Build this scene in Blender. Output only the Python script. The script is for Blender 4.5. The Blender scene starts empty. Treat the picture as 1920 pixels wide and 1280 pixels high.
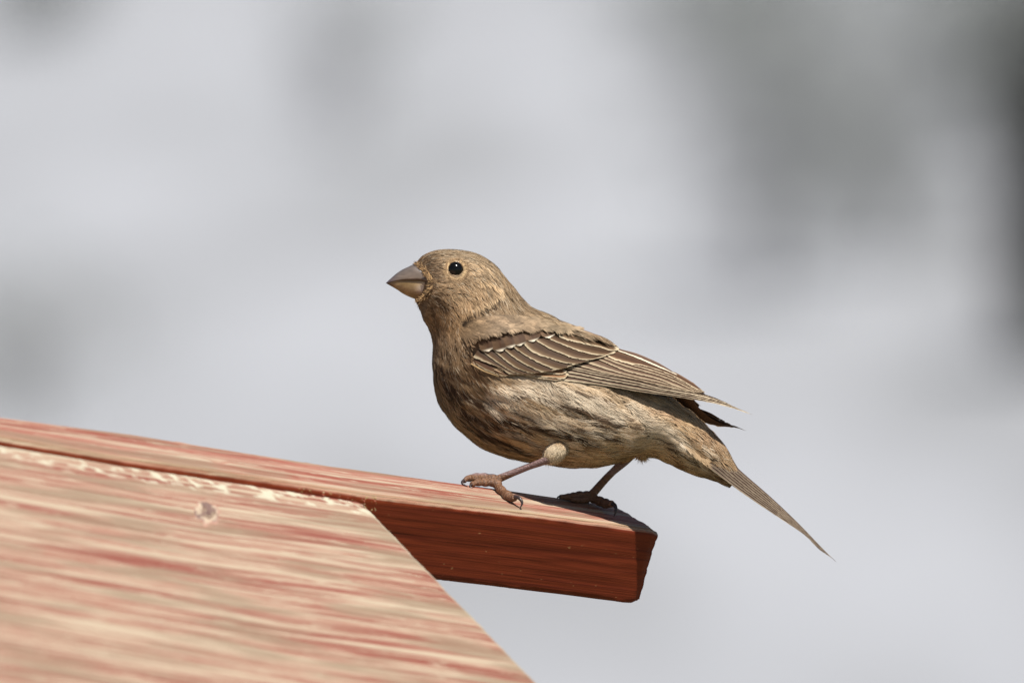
import bpy, math, random
import numpy as np
from mathutils import Vector, Matrix
from mathutils.bvhtree import BVHTree

rng = np.random.default_rng(7)
random.seed(7)
C = bpy.context.scene.collection

# ------------------------------------------------------------------ camera
S = 0.000144            # metres per layout unit at the bird
D0 = 3.7                # camera to bird, metres
PITCH = math.radians(4.0)
CAM = np.array([0.0, 0.0, 2.0])
FWD = np.array([0.0, math.cos(PITCH), -math.sin(PITCH)])
UP = np.array([0.0, math.sin(PITCH), math.cos(PITCH)])

cam = bpy.data.cameras.new('camera')
cam.sensor_width = 22.3
cam.lens = 22.3 * D0 / (1920 * S)
cam.clip_start = 0.1
cam.clip_end = 3000
cam.dof.use_dof = True
cam.dof.focus_distance = D0 - 0.009
cam.dof.aperture_fstop = 8.5
camo = bpy.data.objects.new('camera', cam)
C.objects.link(camo)
camo.location = CAM
camo.rotation_euler = (math.radians(90) - PITCH, 0, 0)
bpy.context.scene.camera = camo

# ------------------------------------------------------------------ light
SUN_CAM = np.array([0.20, -0.41, 0.89])            # towards the sun, camera axes (right, forward, up)
sd = SUN_CAM[0] * np.array([1, 0, 0]) + SUN_CAM[1] * FWD + SUN_CAM[2] * UP
sd = sd / np.linalg.norm(sd)
sun = bpy.data.lights.new('sun', 'SUN')
sun.energy = 5.0
sun.angle = math.radians(0.53)
sun.color = (1.0, 0.955, 0.89)
suno = bpy.data.objects.new('sun', sun)
C.objects.link(suno)
suno.rotation_euler = Vector(sd).to_track_quat('Z', 'Y').to_euler()
world = bpy.data.worlds.new('World')
bpy.context.scene.world = world
world.use_nodes = True
wn = world.node_tree
bg = wn.nodes['Background']
sky = wn.nodes.new('ShaderNodeTexSky')
sky.sky_type = 'NISHITA'
sky.sun_disc = False
sky.sun_elevation = math.asin(sd[2])
sky.sun_rotation = math.atan2(sd[0], sd[1])
wn.links.new(sky.outputs[0], bg.inputs[0])
bg.inputs[1].default_value = 0.05
sc = bpy.context.scene
sc.view_settings.view_transform = 'Standard'
sc.view_settings.look = 'None'
sc.view_settings.exposure = 0.22
sc.view_settings.gamma = 1
sc.view_settings.use_curve_mapping = False
sc.cycles.use_denoising = True
sc.cycles.denoising_input_passes = 'RGB'
sc.cycles.max_bounces = 8

# ------------------------------------------------------------------ helpers
def T(P):
    """layout units (x right, dep away, y down) -> world metres, n x 3 array of (x, y, dep)"""
    P = np.asarray(P, float)
    Y = D0 + P[..., 2] * S
    k = S * Y / D0
    X = (P[..., 0] - 960) * k
    Z = (640 - P[..., 1]) * k
    return CAM + X[..., None] * np.array([1.0, 0, 0]) + Y[..., None] * FWD + Z[..., None] * UP

def TN(N):
    """layout direction (x, y down, dep) -> world unit direction"""
    W = N[..., 0:1] * np.array([1.0, 0, 0]) + N[..., 2:3] * FWD - N[..., 1:2] * UP
    return W / np.maximum(np.linalg.norm(W, axis=-1, keepdims=True), 1e-9)

def lin(c):
    c = np.asarray(c, float) / 255.0
    return np.where(c <= 0.04045, c / 12.92, ((c + 0.055) / 1.055) ** 2.4)

_tab = np.random.default_rng(3).random((256, 256))
def vnoise(x, y, seed=0):
    x = np.asarray(x, float) + seed * 17.31
    y = np.asarray(y, float) + seed * 7.77
    xi = np.floor(x).astype(int); yi = np.floor(y).astype(int)
    fx = x - xi; fy = y - yi
    fx = fx * fx * (3 - 2 * fx); fy = fy * fy * (3 - 2 * fy)
    g = lambda a, b: _tab[a % 256, b % 256]
    return (g(xi, yi) * (1 - fx) * (1 - fy) + g(xi + 1, yi) * fx * (1 - fy) +
            g(xi, yi + 1) * (1 - fx) * fy + g(xi + 1, yi + 1) * fx * fy)
def fbm(x, y, seed=0, o=3):
    r = 0; a = 1; t = 0
    for i in range(o):
        r = r + a * vnoise(x * 2 ** i, y * 2 ** i, seed + i * 3); t += a; a *= 0.55
    return r / t

def sstep(a, b, x):
    t = np.clip((x - a) / (b - a), 0, 1)
    return t * t * (3 - 2 * t)

def curve(pts, n, smooth=2):
    """resample a polyline evenly with Catmull-Rom smoothing"""
    p = np.asarray(pts, float)
    if len(p) == 2:
        return p[0] + (p[1] - p[0]) * np.linspace(0, 1, n)[:, None]
    q = np.vstack([2 * p[0] - p[1], p, 2 * p[-1] - p[-2]])
    out = []
    for i in range(1, len(q) - 2):
        t = np.linspace(0, 1, 16, endpoint=False)[:, None]
        a, b, c, d = q[i - 1], q[i], q[i + 1], q[i + 2]
        out.append(0.5 * ((2 * b) + (-a + c) * t + (2 * a - 5 * b + 4 * c - d) * t ** 2 + (-a + 3 * b - 3 * c + d) * t ** 3))
    out.append(p[-1:])
    o = np.vstack(out)
    L = np.r_[0, np.cumsum(np.linalg.norm(np.diff(o, axis=0), axis=1))]
    u = np.linspace(0, L[-1], n)
    return np.stack([np.interp(u, L, o[:, k]) for k in range(o.shape[1])], 1)

def mesh_from(name, V, quads, mat, parent=None, base=None, col=None, uv=None, normals=None, attrs=None, smooth=True):
    """V world verts (n,3), quads (m,4) index array (or list of polys)"""
    V = np.asarray(V, float)
    if base is not None:
        V = V - np.asarray(base)
    me = bpy.data.meshes.new(name)
    if isinstance(quads, np.ndarray):
        m, k = quads.shape
        me.vertices.add(len(V)); me.vertices.foreach_set('co', V.astype(np.float32).ravel())
        me.loops.add(m * k); me.loops.foreach_set('vertex_index', quads.astype(np.int32).ravel())
        me.polygons.add(m)
        me.polygons.foreach_set('loop_start', np.arange(0, m * k, k, dtype=np.int32))
        me.update(calc_edges=True)
        me.validate()
    else:
        me.from_pydata([tuple(v) for v in V], [], quads)
        me.update()
    if smooth:
        me.polygons.foreach_set('use_smooth', np.ones(len(me.polygons), bool))
    if col is not None:
        a = me.color_attributes.new('Col', 'FLOAT_COLOR', 'POINT')
        c4 = np.ones((len(V), 4), np.float32); cc3 = np.clip(np.asarray(col, float), 0, None); c4[:, :3] = cc3 / np.maximum(1.0, cc3.max(1, keepdims=True) / 0.8)
        a.data.foreach_set('color', c4.ravel())
    if attrs:
        for k_, v_ in attrs.items():
            a = me.attributes.new(k_, 'FLOAT', 'POINT')
            a.data.foreach_set('value', np.asarray(v_, np.float32))
    if uv is not None:
        l = me.uv_layers.new(name='UVMap')
        li = np.zeros(len(me.loops), np.int32); me.loops.foreach_get('vertex_index', li)
        l.data.foreach_set('uv', np.asarray(uv, np.float32)[li].ravel())
    if normals is not None:
        me.normals_split_custom_set_from_vertices(normals.tolist())
    for mm in (mat if isinstance(mat, (list, tuple)) else [mat]):
        me.materials.append(mm)
    o = bpy.data.objects.new(name, me)
    C.objects.link(o)
    if parent is not None:
        o.parent = parent
    if base is not None and parent is None:
        o.location = base
    return o

def grid_quads(nu, nv, closed_v=False):
    i = np.arange(nu - 1)[:, None]; 
    j = np.arange(nv if closed_v else nv - 1)[None, :]
    j2 = (j + 1) % nv
    return np.stack([i * nv + j, (i + 1) * nv + j, (i + 1) * nv + j2, i * nv + j2], -1).reshape(-1, 4)

def tube(pts, rad, n=14, sub=6, bump=None):
    """closed tube in layout units -> verts, faces(list)"""
    P = curve(pts, max(4, len(pts) * sub))
    R = np.interp(np.linspace(0, 1, len(P)), np.linspace(0, 1, len(rad)), rad)
    if bump is not None:
        R = R * bump(np.linspace(0, 1, len(P)))
    Tn = np.gradient(P, axis=0); Tn /= np.linalg.norm(Tn, axis=1, keepdims=True)
    ref = np.array([0.12, 0.2, 1.0])
    A = np.cross(Tn, ref); A /= np.linalg.norm(A, axis=1, keepdims=True)
    B = np.cross(Tn, A)
    an = np.linspace(0, 2 * np.pi, n, endpoint=False)
    V = P[:, None] + R[:, None, None] * (A[:, None] * np.cos(an)[None, :, None] + B[:, None] * np.sin(an)[None, :, None])
    V = V.reshape(-1, 3)
    F = [tuple(q) for q in grid_quads(len(P), n, True)]
    V = np.vstack([V, P[0] - Tn[0] * R[0] * 0.5, P[-1] + Tn[-1] * R[-1] * 0.5])
    a = len(V) - 2; b = len(V) - 1; m = (len(P) - 1) * n
    for j in range(n):
        F.append((a, j, (j + 1) % n)); F.append((b, m + (j + 1) % n, m + j))
    return V, F

def ellipsoid(c, ax, n=20, rot=0):
    th = np.linspace(0, np.pi, n); ph = np.linspace(0, 2 * np.pi, 2 * n, endpoint=False)
    x = np.cos(th)[:, None] * np.ones(2 * n); y = np.sin(th)[:, None] * np.cos(ph); z = np.sin(th)[:, None] * np.sin(ph)
    x = x * ax[0]; y = y * ax[1]; z = z * ax[2]
    cr, sr = math.cos(rot), math.sin(rot)
    V = np.stack([c[0] + x * cr - y * sr, c[1] + x * sr + y * cr, c[2] + z], -1).reshape(-1, 3)
    return V, [tuple(q) for q in grid_quads(n, 2 * n, True)]

def empty(name, loc, label, cat):
    o = bpy.data.objects.new(name, None)
    C.objects.link(o)
    o.location = loc
    o.empty_display_size = 0.05
    o['label'] = label; o['category'] = cat
    return o

# ------------------------------------------------------------------ materials
class NT:
    def __init__(self, name):
        self.m = bpy.data.materials.new(name); self.m.use_nodes = True
        self.t = self.m.node_tree; self.b = self.t.nodes['Principled BSDF']
    def n(self, typ, **kw):
        nd = self.t.nodes.new(typ)
        for k, v in kw.items():
            if k.startswith('i_'):
                nd.inputs[int(k[2:]) if k[2:].isdigit() else k[2:]].default_value = v
            else:
                setattr(nd, k, v)
        return nd
    def l(self, a, b): self.t.links.new(a, b)
    def mix(self, f, a, b, mode='MIX'):
        nd = self.t.nodes.new('ShaderNodeMix'); nd.data_type = 'RGBA'; nd.blend_type = mode
        for s_, v in ((nd.inputs[0], f), (nd.inputs[6], a), (nd.inputs[7], b)):
            if hasattr(v, 'links'): self.l(v, s_)
            elif isinstance(v, (int, float)): s_.default_value = v
            else: s_.default_value = (*v, 1)
        return nd.outputs[2]
    def ramp(self, f, stops):
        nd = self.t.nodes.new('ShaderNodeValToRGB'); e = nd.color_ramp.elements
        while len(e) < len(stops): e.new(0.5)
        for el, (p, c) in zip(e, stops):
            el.position = p
            el.color = (c, c, c, 1) if isinstance(c, (int, float)) else (*c, 1)
        self.l(f, nd.inputs[0]); return nd.outputs[0]
    def noise(self, vec, scale, detail=4, rough=0.55, dist=0):
        nd = self.n('ShaderNodeTexNoise'); nd.inputs['Scale'].default_value = scale
        nd.inputs['Detail'].default_value = detail; nd.inputs['Roughness'].default_value = rough
        nd.inputs['Distortion'].default_value = dist
        self.l(vec, nd.inputs['Vector']); return nd.outputs[0]
    def mapping(self, vec, sc_, loc=(0, 0, 0)):
        nd = self.n('ShaderNodeMapping'); nd.inputs['Scale'].default_value = sc_; nd.inputs['Location'].default_value = loc
        self.l(vec, nd.inputs['Vector']); return nd.outputs[0]
    def bump(self, h, strength, dist):
        nd = self.n('ShaderNodeBump'); nd.inputs['Strength'].default_value = strength; nd.inputs['Distance'].default_value = dist
        self.l(h, nd.inputs['Height']); self.l(nd.outputs[0], self.b.inputs['Normal'])
    def set(self, **kw):
        for k, v in kw.items():
            self.b.inputs[k.replace('_', ' ')].default_value = v

def vcol_mat(name, rough, spec=0.3, sheen=0.0, bumpy=None, trans=0.0):
    k = NT(name)
    a = k.n('ShaderNodeVertexColor', layer_name='Col')
    k.l(a.outputs[0], k.b.inputs['Base Color'])
    k.b.inputs['Roughness'].default_value = rough
    k.b.inputs['Specular IOR Level'].default_value = spec
    if sheen:
        k.b.inputs['Sheen Weight'].default_value = sheen
        k.b.inputs['Sheen Roughness'].default_value = 0.5
    if trans:
        tr = k.n('ShaderNodeBsdfTranslucent'); k.l(a.outputs[0], tr.inputs[0])
        mx = k.n('ShaderNodeMixShader'); mx.inputs[0].default_value = trans
        k.l(k.b.outputs[0], mx.inputs[1]); k.l(tr.outputs[0], mx.inputs[2])
        k.l(mx.outputs[0], k.t.nodes['Material Output'].inputs[0])
    if bumpy:
        g = k.n('ShaderNodeNewGeometry')
        h = k.noise(g.outputs['Position'], bumpy[0], 3)
        k.bump(h, bumpy[1], bumpy[2])
    return k.m

M_plume = vcol_mat('plumage', 0.72, 0.22, trans=0.12)
M_body = vcol_mat('skin_down', 0.85, 0.1)
M_feather = vcol_mat('flight_feather', 0.62, 0.14, trans=0.08)
M_leg = vcol_mat('leg_scales', 0.42, 0.5, bumpy=(2600, 0.9, 0.0004))
M_beak = vcol_mat('horn', 0.26, 0.6, bumpy=(900, 0.25, 0.0002))
M_claw = vcol_mat('claw_horn', 0.3, 0.5)
k = NT('eye_cornea'); k.set(Base_Color=(0.004, 0.003, 0.002, 1), Roughness=0.13); k.b.inputs['Specular IOR Level'].default_value = 0.42
M_eye = k.m

# --- painted weathered wood; UV in layout units, u along the grain. attribute fade: 1 bleached, 0 sheltered paint
def wood(name, seed, big=1.0, panel=False):
    k = NT(name)
    uvn = k.n('ShaderNodeUVMap').outputs[0]
    fade = k.n('ShaderNodeAttribute', attribute_name='fade').outputs['Fac']
    worn = k.n('ShaderNodeAttribute', attribute_name='worn').outputs['Fac']
    loc = (seed * 31.7, seed * 12.3, 0)
    n1 = k.noise(k.mapping(uvn, (0.0013, 0.042 * big, 1), loc), 1.0, 6, 0.66, 0.12)     # broad streaks
    n2 = k.noise(k.mapping(uvn, (0.004, 0.22, 1), loc), 1.0, 5, 0.65, 0.1)             # fine grain
    n3 = k.noise(k.mapping(uvn, (0.010, 0.075, 1), loc), 1.0, 7, 0.75)                  # flaking
    n4 = k.noise(k.mapping(uvn, (0.004, 0.02, 1), (9, seed, 0)), 1.0, 3, 0.5)
    n5 = k.noise(k.mapping(uvn, (0.5, 0.5, 1), (9, seed, 0)), 1.0, 2, 0.5)
    if panel:
        red = k.ramp(n1, [(0.36, tuple(lin((158, 78, 64)))), (0.45, tuple(lin((176, 106, 90)))), (0.5, tuple(lin((196, 144, 122)))), (0.55, tuple(lin((216, 182, 156)))), (0.60, tuple(lin((190, 128, 108)))), (0.68, tuple(lin((214, 178, 152))))])
    else:
        red = k.ramp(n1, [(0.38, tuple(lin((170, 84, 66)))), (0.46, tuple(lin((188, 108, 90)))), (0.52, tuple(lin((208, 146, 126)))), (0.57, tuple(lin((186, 104, 86)))), (0.64, tuple(lin((222, 186, 160))))])
    sA = k.noise(k.mapping(uvn, (0.0014, 0.050, 1), (loc[1], 7, 0)), 1.0, 5, 0.62)
    sB = k.noise(k.mapping(uvn, (0.0017, 0.044, 1), (3, loc[0], 0)), 1.0, 5, 0.62)
    cream = tuple(lin((226, 203, 174)))
    grey = tuple(lin((172, 146, 120)))
    c = k.mix(k.ramp(sB, [(0.51, 0.0), (0.60, 0.65)]), red, tuple(lin((156, 70, 54))))
    c = k.mix(k.ramp(sA, [(0.50, 0.0), (0.60, 0.85)]), c, cream)
    c = k.mix(k.ramp(n2, [(0.52, 0.0), (0.66, 0.5)]), c, cream)
    c = k.mix(k.ramp(n3, [(0.56, 0.0), (0.60, 0.8)] if panel else [(0.54, 0.0), (0.63, 0.85)]), c, cream)
    c = k.mix(k.ramp(n4, [(0.50, 0.0), (0.62, 0.7)]), c, grey)
    c = k.mix(k.ramp(n2, [(0.32, 0.6), (0.44, 0.0)]), c, tuple(lin((140, 62, 50))))
    c = k.mix(worn, c, tuple(lin((240, 228, 200) if panel else (208, 172, 126))))
    # sheltered paint: deep oxide red with faint grain
    d = k.ramp(n1, [(0.3, tuple(lin((94, 28, 10)))), (0.5, tuple(lin((142, 58, 24)))), (0.62, tuple(lin((110, 38, 14))))])
    d = k.mix(k.ramp(n2, [(0.56, 0.0), (0.8, 0.4)]), d, tuple(lin((168, 74, 34))))
    fl = k.noise(k.mapping(uvn, (0.07, 0.12, 1), (3, 5, seed)), 1.0, 2, 0.6)
    d = k.mix(k.ramp(fl, [(0.70, 0.0), (0.72, 0.7)]), d, tuple(lin((200, 150, 100))))
    d = k.mix(1.0, d, (0.80, 0.80, 0.80), 'MULTIPLY')
    c = k.mix(1.0, c, (0.655, 0.69, 0.695), 'MULTIPLY')
    c = k.mix(fade, d, c)
    k.l(c, k.b.inputs['Base Color'])
    k.b.inputs['Roughness'].default_value = 0.62
    k.b.inputs['Specular IOR Level'].default_value = 0.3
    h = k.n('ShaderNodeMath', operation='ADD')
    hm = k.n('ShaderNodeMath', operation='MULTIPLY'); k.l(n2, hm.inputs[0]); hm.inputs[1].default_value = 0.55
    k.l(hm.outputs[0], h.inputs[0]); k.l(sA, h.inputs[1])
    h2 = k.n('ShaderNodeMath', operation='MULTIPLY_ADD'); k.l(n5, h2.inputs[0]); h2.inputs[1].default_value = 0.15
    k.l(h.outputs[0], h2.inputs[2])
    k.bump(h2.outputs[0], 0.7, 0.0009)
    bn = [n_ for n_ in k.t.nodes if n_.type == 'BUMP'][0]
    fm = k.n('ShaderNodeMath', operation='MULTIPLY_ADD'); k.l(fade, fm.inputs[0]); fm.inputs[1].default_value = 0.45; fm.inputs[2].default_value = 0.22; k.l(fm.outputs[0], bn.inputs['Strength'])
    return k.m
M_pole = wood('weathered_red_pole', 1)
M_roof = wood('weathered_red_roof', 2, 0.75, True)

# ================================================================== SETTING
def ground_mat():
    k = NT('lawn_and_old_snow')
    g = k.n('ShaderNodeNewGeometry').outputs['Position']
    n1 = k.noise(k.mapping(g, (1.0, 0.16, 1)), 1.5, 3, 0.5)
    n2 = k.noise(g, 6.0, 4, 0.6)
    c = k.ramp(n1, [(0.32, (0.265, 0.273, 0.285)), (0.46, (0.330, 0.340, 0.360)), (0.60, (0.380, 0.392, 0.418))])
    c = k.mix(k.ramp(n2, [(0.30, 0.5), (0.42, 0.0)]), c, (0.24, 0.235, 0.21))
    # unseen dry lawn round the feeder, dark to cut bounce light; pale snow begins beyond
    sx = k.n('ShaderNodeSeparateXYZ'); k.l(g, sx.inputs[0])
    ad = k.n('ShaderNodeMath', operation='MULTIPLY_ADD'); k.l(n1, ad.inputs[0]); ad.inputs[1].default_value = 5.0; k.l(sx.outputs[1], ad.inputs[2])
    mr = k.n('ShaderNodeMapRange'); k.l(ad.outputs[0], mr.inputs[0]); mr.inputs[1].default_value = 15.0; mr.inputs[2].default_value = 17.5
    lawn = k.mix(k.ramp(n2, [(0.35, 0.0), (0.65, 1.0)]), (0.065, 0.062, 0.032), (0.14, 0.125, 0.07))
    c = k.mix(mr.outputs[0], lawn, c)
    k.l(c, k.b.inputs['Base Color']); k.b.inputs['Roughness'].default_value = 0.8
    k.bump(n2, 0.3, 0.05)
    return k.m
nx, ny = 90, 160
gx = np.sinh(np.linspace(-4.2, 4.2, nx)); gx = gx / gx.max() * 900
gy = np.r_[np.linspace(-60, 12, 12, endpoint=False), np.linspace(12, 60, 110, endpoint=False), np.geomspace(60, 2400, ny - 122)]
GX, GY = np.meshgrid(gx, gy, indexing='ij')
def gheight(x, y):
    return (fbm(x / 2.2, y / 3.5, 5) - 0.5) * 0.09
GZ = gheight(GX, GY)
ground = mesh_from('ground', np.stack([GX, GY, GZ], -1).reshape(-1, 3), grid_quads(nx, ny)[:, ::-1], ground_mat())
ground['kind'] = 'structure'
# low far hills that close the horizon
k = NT('far_hills'); k.set(Base_Color=(0.22, 0.25, 0.24, 1), Roughness=0.9); Mh = k.m
a = np.linspace(0, 2 * np.pi, 160, endpoint=False)
hh = 35 + 45 * fbm(np.cos(a) * 3 + 9, np.sin(a) * 3 + 9, 2)
rings = []
for r, f in ((760, -0.05), (820, 0.5), (880, 1.0), (940, 0.6)):
    rings.append(np.stack([np.cos(a) * r, np.sin(a) * r, hh * f], -1))
hv = np.stack(rings, 0).reshape(-1, 3)
hills = mesh_from('hills', hv, grid_quads(4, 160, True), Mh)
hills['kind'] = 'structure'

def shrub_mat(name, a_, b_):
    k = NT(name)
    g = k.n('ShaderNodeNewGeometry')
    c = k.mix(k.ramp(g.outputs['Random Per Island'], [(0.0, 0.0), (1.0, 1.0)]), a_, b_)
    k.l(c, k.b.inputs['Base Color']); k.b.inputs['Roughness'].default_value = 0.7
    return k.m
M_dark = shrub_mat('dark_foliage', (0.045, 0.046, 0.040), (0.09, 0.092, 0.08))
M_grey = shrub_mat('grey_foliage', (0.22, 0.235, 0.225), (0.31, 0.325, 0.315))
kk = NT('bark'); kk.set(Base_Color=(0.10, 0.08, 0.065, 1), Roughness=0.85); M_bark = kk.m

def shrub(px, ybase, wpx, hpx, n, mat, label, seed, leaf=0.022):
    sr = 0.012 if mat is M_dark else 0.0035
    """px, ybase: where its foot is seen; wpx, hpx: seen size"""
    r = np.random.default_rng(seed)
    ang = PITCH + (ybase - 640) * S / D0
    Yd = CAM[2] / math.tan(ang)
    sc_ = Yd / D0 * S
    x0 = (px - 960) * sc_
    w = wpx * sc_ / 2; h = hpx * sc_
    base = np.array([x0, Yd, float(gheight(x0, Yd)) - 0.01])
    root = empty('shrub', base, label, 'shrub')
    root['group'] = 'low shrubs on the pale ground'
    # stems
    V = []; F = []; tips = []
    ns = 9
    for i in range(ns):
        an = r.uniform(0, 2 * np.pi); rr = r.uniform(0.2, 0.85)
        top = np.array([math.cos(an) * w * rr, math.sin(an) * w * rr, h * r.uniform(0.65, 0.98)])
        mid = top * np.array([0.35, 0.35, 0.5])
        P = curve(np.array([[0, 0, 0.0], mid, top]), 8)
        tips.append(P)
        for q in range(7):
            ra, rb = sr * (1 - q / 8.5), sr * (1 - (q + 1) / 8.5)
            b0 = len(V)
            for (pp, rad) in ((P[q], ra), (P[q + 1], rb)):
                for j in range(5):
                    V.append(pp + rad * np.array([math.cos(j * 1.2566), math.sin(j * 1.2566), 0]))
            for j in range(5):
                F.append((b0 + j, b0 + (j + 1) % 5, b0 + 5 + (j + 1) % 5, b0 + 5 + j))
    o = mesh_from('stem', np.array(V), F, M_bark, root)
    # foliage: leaf clumps gathered round the stems
    nc = 42
    ci = r.integers(0, ns, nc); ct = r.integers(2, 8, nc)
    cen = np.array([tips[i][t] for i, t in zip(ci, ct)]) + r.normal(0, 0.09, (nc, 3)) * np.array([w, w, h * 0.6])
    idx = r.integers(0, nc, n)
    p = cen[idx] + r.normal(0, 1, (n, 3)) * np.array([w * 0.24, w * 0.24, h * 0.10])
    p[:, 2] = np.clip(p[:, 2], 0.02, None)
    u = r.normal(0, 1, (n, 3)); u /= np.linalg.norm(u, axis=1, keepdims=True)
    v = np.cross(u, r.normal(0, 1, (n, 3))); v /= np.linalg.norm(v, axis=1, keepdims=True)
    s1 = leaf * r.uniform(0.7, 1.4, (n, 1))
    q = np.stack([p - u * s1, p + v * s1 * 0.45, p + u * s1, p - v * s1 * 0.45], 1).reshape(-1, 3)
    fo = mesh_from('foliage', q, np.arange(4 * n).reshape(-1, 4), mat, root, smooth=False)
    return root

shrub(1985, 700, 280, 620, 9000, M_dark, 'darkest blurred shrub at the right edge of the picture', 11)
shrub(1860, 300, 440, 440, 1900, M_grey, 'blurred grey-green shrub near the top right corner', 12)
shrub(1430, 560, 680, 740, 1150, M_grey, 'wide sparse blurred shrub right of the bird above its tail', 13)
shrub(1330, 120, 620, 240, 1000, M_grey, 'small blurred grey shrub at the top edge right of centre', 14)
shrub(1660, 500, 560, 600, 1000, M_grey, 'sparse blurred shrub between the bird tail and the right edge', 18)
shrub(640, 260, 340, 320, 230, M_grey, 'faint blurred shrub at the top edge left of the bird head', 15)
shrub(40, 800, 560, 330, 140, M_grey, 'faint blurred shrub at the left edge above the wooden roof', 16)
shrub(60, 40, 260, 160, 900, M_grey, 'faint blurred shrub in the top left corner', 17)

# ================================================================== FEEDER
xN = [-900, 0, 240, 475, 700, 860, 1000, 1237, 1400]
yN_ = [667, 821, 862, 896, 930, 949, 965, 995, 1015]
xF = [-1000, 0, 240, 475, 610, 700, 860, 1120, 1200, 1400]
yF_ = [640, 780, 811, 849, 870, 882, 905, 942, 957, 985]
N0 = -156.0
def yN(x): return np.interp(x, xN, yN_)
def yF(x): return np.interp(x, xF, yF_)
def dN(x): return N0 + 0.70 * (x - 1000)
XE = 1240.0
feeder = empty('bird_feeder', T(np.array([300., 1500., -200.])), 'weathered red painted wooden bird feeder roof with a projecting ridge pole', 'bird feeder')
FB = np.array(feeder.location)

# rounded section: list of (a across top 0 near..1 far, b down 0..1), perimeter coordinate
def section(n_side, rad_px=(7, 6, 6, 6)):
    WW, HH = 133.0, 150.0
    cor = [(0, 0), (WW, 0), (WW, HH), (0, HH)]     # near-top, far-top, far-bottom, near-bottom
    pts = []
    for i in range(4):
        p0 = np.array(cor[i], float); p1 = np.array(cor[(i + 1) % 4], float)
        d = (p1 - p0); L = np.linalg.norm(d); d /= L
        r0, r1 = rad_px[i], rad_px[(i + 1) % 4]
        for t in np.linspace(r0, L - r1, n_side):
            pts.append((*(p0 + d * t), i, 0))
        # corner arc around p1
        d2 = np.array(cor[(i + 2) % 4], float) - p1; d2 /= np.linalg.norm(d2)
        c = p1 - d * r1 + d2 * r1
        for an in (0.25, 0.5, 0.75):
            th = an * np.pi / 2
            pts.append((*(c - d2 * r1 * math.cos(th) + d * r1 * math.sin(th)), i, 1))
    return np.array(pts)
sec = section(26)
per = np.r_[0, np.cumsum(np.linalg.norm(np.diff(sec[:, :2], axis=0), axis=1))]
xs = np.linspace(-700, XE, 760)
A_, B_ = sec[:, 0] / 133.0, sec[:, 1] / 150.0
X = xs[:, None] * np.ones(len(sec))
fx_ = X - 66
P0 = np.stack([X, yN(X), dN(X)], -1)
Wv = np.stack([fx_ - X, yF(fx_) - yN(X), np.full_like(X, 105)], -1)
Vv = np.stack([np.full_like(X, -40), np.full_like(X, 139), np.full_like(X, 26)], -1)
P = P0 + Wv * A_[None, :, None] + Vv * B_[None, :, None]
# relief of the grain and worn edges
PU = X; PV = np.broadcast_to(per[None, :], X.shape)
cen = P0 + Wv * 0.5 + Vv * 0.5
out = P - cen; out /= np.linalg.norm(out, axis=-1, keepdims=True)
rel = (fbm(PU / 130, PV / 7.0, 4) - 0.5) * 2.2 + (fbm(PU / 300, PV / 40, 9) - 0.5) * 2.0
edge = sec[:, 3][None, :] * np.ones_like(X)
rel += edge * (fbm(PU / 26, PV / 30, 12) - 0.75) * 5.0
# a chip gouged out of the top near the far edge
gd = np.exp(-(((PU - 440) / 15) ** 2 + ((PV - 52) / 7) ** 2) ** 2)
rel = rel - gd * 6
P = P + out * rel[..., None]
# ragged rounded end
endw = sstep(XE - 26, XE, X)
P = P - out * (endw ** 3 * 7)[..., None]
P[..., 0] += endw * (-6 + 9 * fbm(PV / 13.0, X * 0 + 3, 21)) * 1.0
P[..., 0] += endw * -14 * sstep(0.25, 0.0, np.abs(A_[None, :] - 1) + np.abs(B_[None, :]))   # broken far corner
top = (sec[:, 2] == 0)
fadeA = np.where(top, 1.0, 0.0)[None, :] * np.ones_like(X)
ncor = (sec[:, 2] == 3) & (sec[:, 3] == 1)
fadeA[:, ncor] = 1.0
dtop = np.minimum(np.abs(sec[:, 0]) + np.abs(sec[:, 1]), 400)
dtop = np.where(sec[:, 2] == 3, dtop * 2.6, dtop)
wornA = (np.exp(-(dtop / 11.0) ** 2)[None, :]) * (0.55 + 0.6 * fbm(PU / 60, PV / 20, 31))
fadeA = np.maximum(fadeA, (wornA > 0.45) * 1.0)
# a bleached patch where the paint is gone near the pole's end
wornA = np.clip(wornA, 0, 1) * 0.95
fadeA = np.where((sec[:, 2] == 3)[None, :] & (sec[:, 3] == 0)[None, :] & (sec[:, 1] < 4)[None, :], sstep(0.35, 0.6, fbm(PU / 30, PV / 5, 8)), fadeA)
nS = len(sec)
Vp = P.reshape(-1, 3)
quads = grid_quads(len(xs), nS, True)
# end caps: fan of triangles as separate list -> add centre vertices, use degenerate-free quads list
F = [tuple(q) for q in quads[:, ::-1]]
cA = len(Vp); Vp = np.vstack([Vp, P[-1].mean(0), P[0].mean(0)])
lastr = (len(xs) - 1) * nS
for j in range(nS):
    F.append((cA, lastr + j, lastr + (j + 1) % nS)); F.append((cA + 1, (j + 1) % nS, j))
uvp = np.vstack([np.stack([PU, PV], -1).reshape(-1, 2), [[XE + 20, 60], [-700, 60]]])
mesh_from('ridge_pole', T(Vp), F, M_pole, feeder, FB, uv=uvp,
          attrs={'fade': np.r_[fadeA.ravel(), 0, 0], 'worn': np.r_[wornA.ravel(), 0, 0]})

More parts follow.
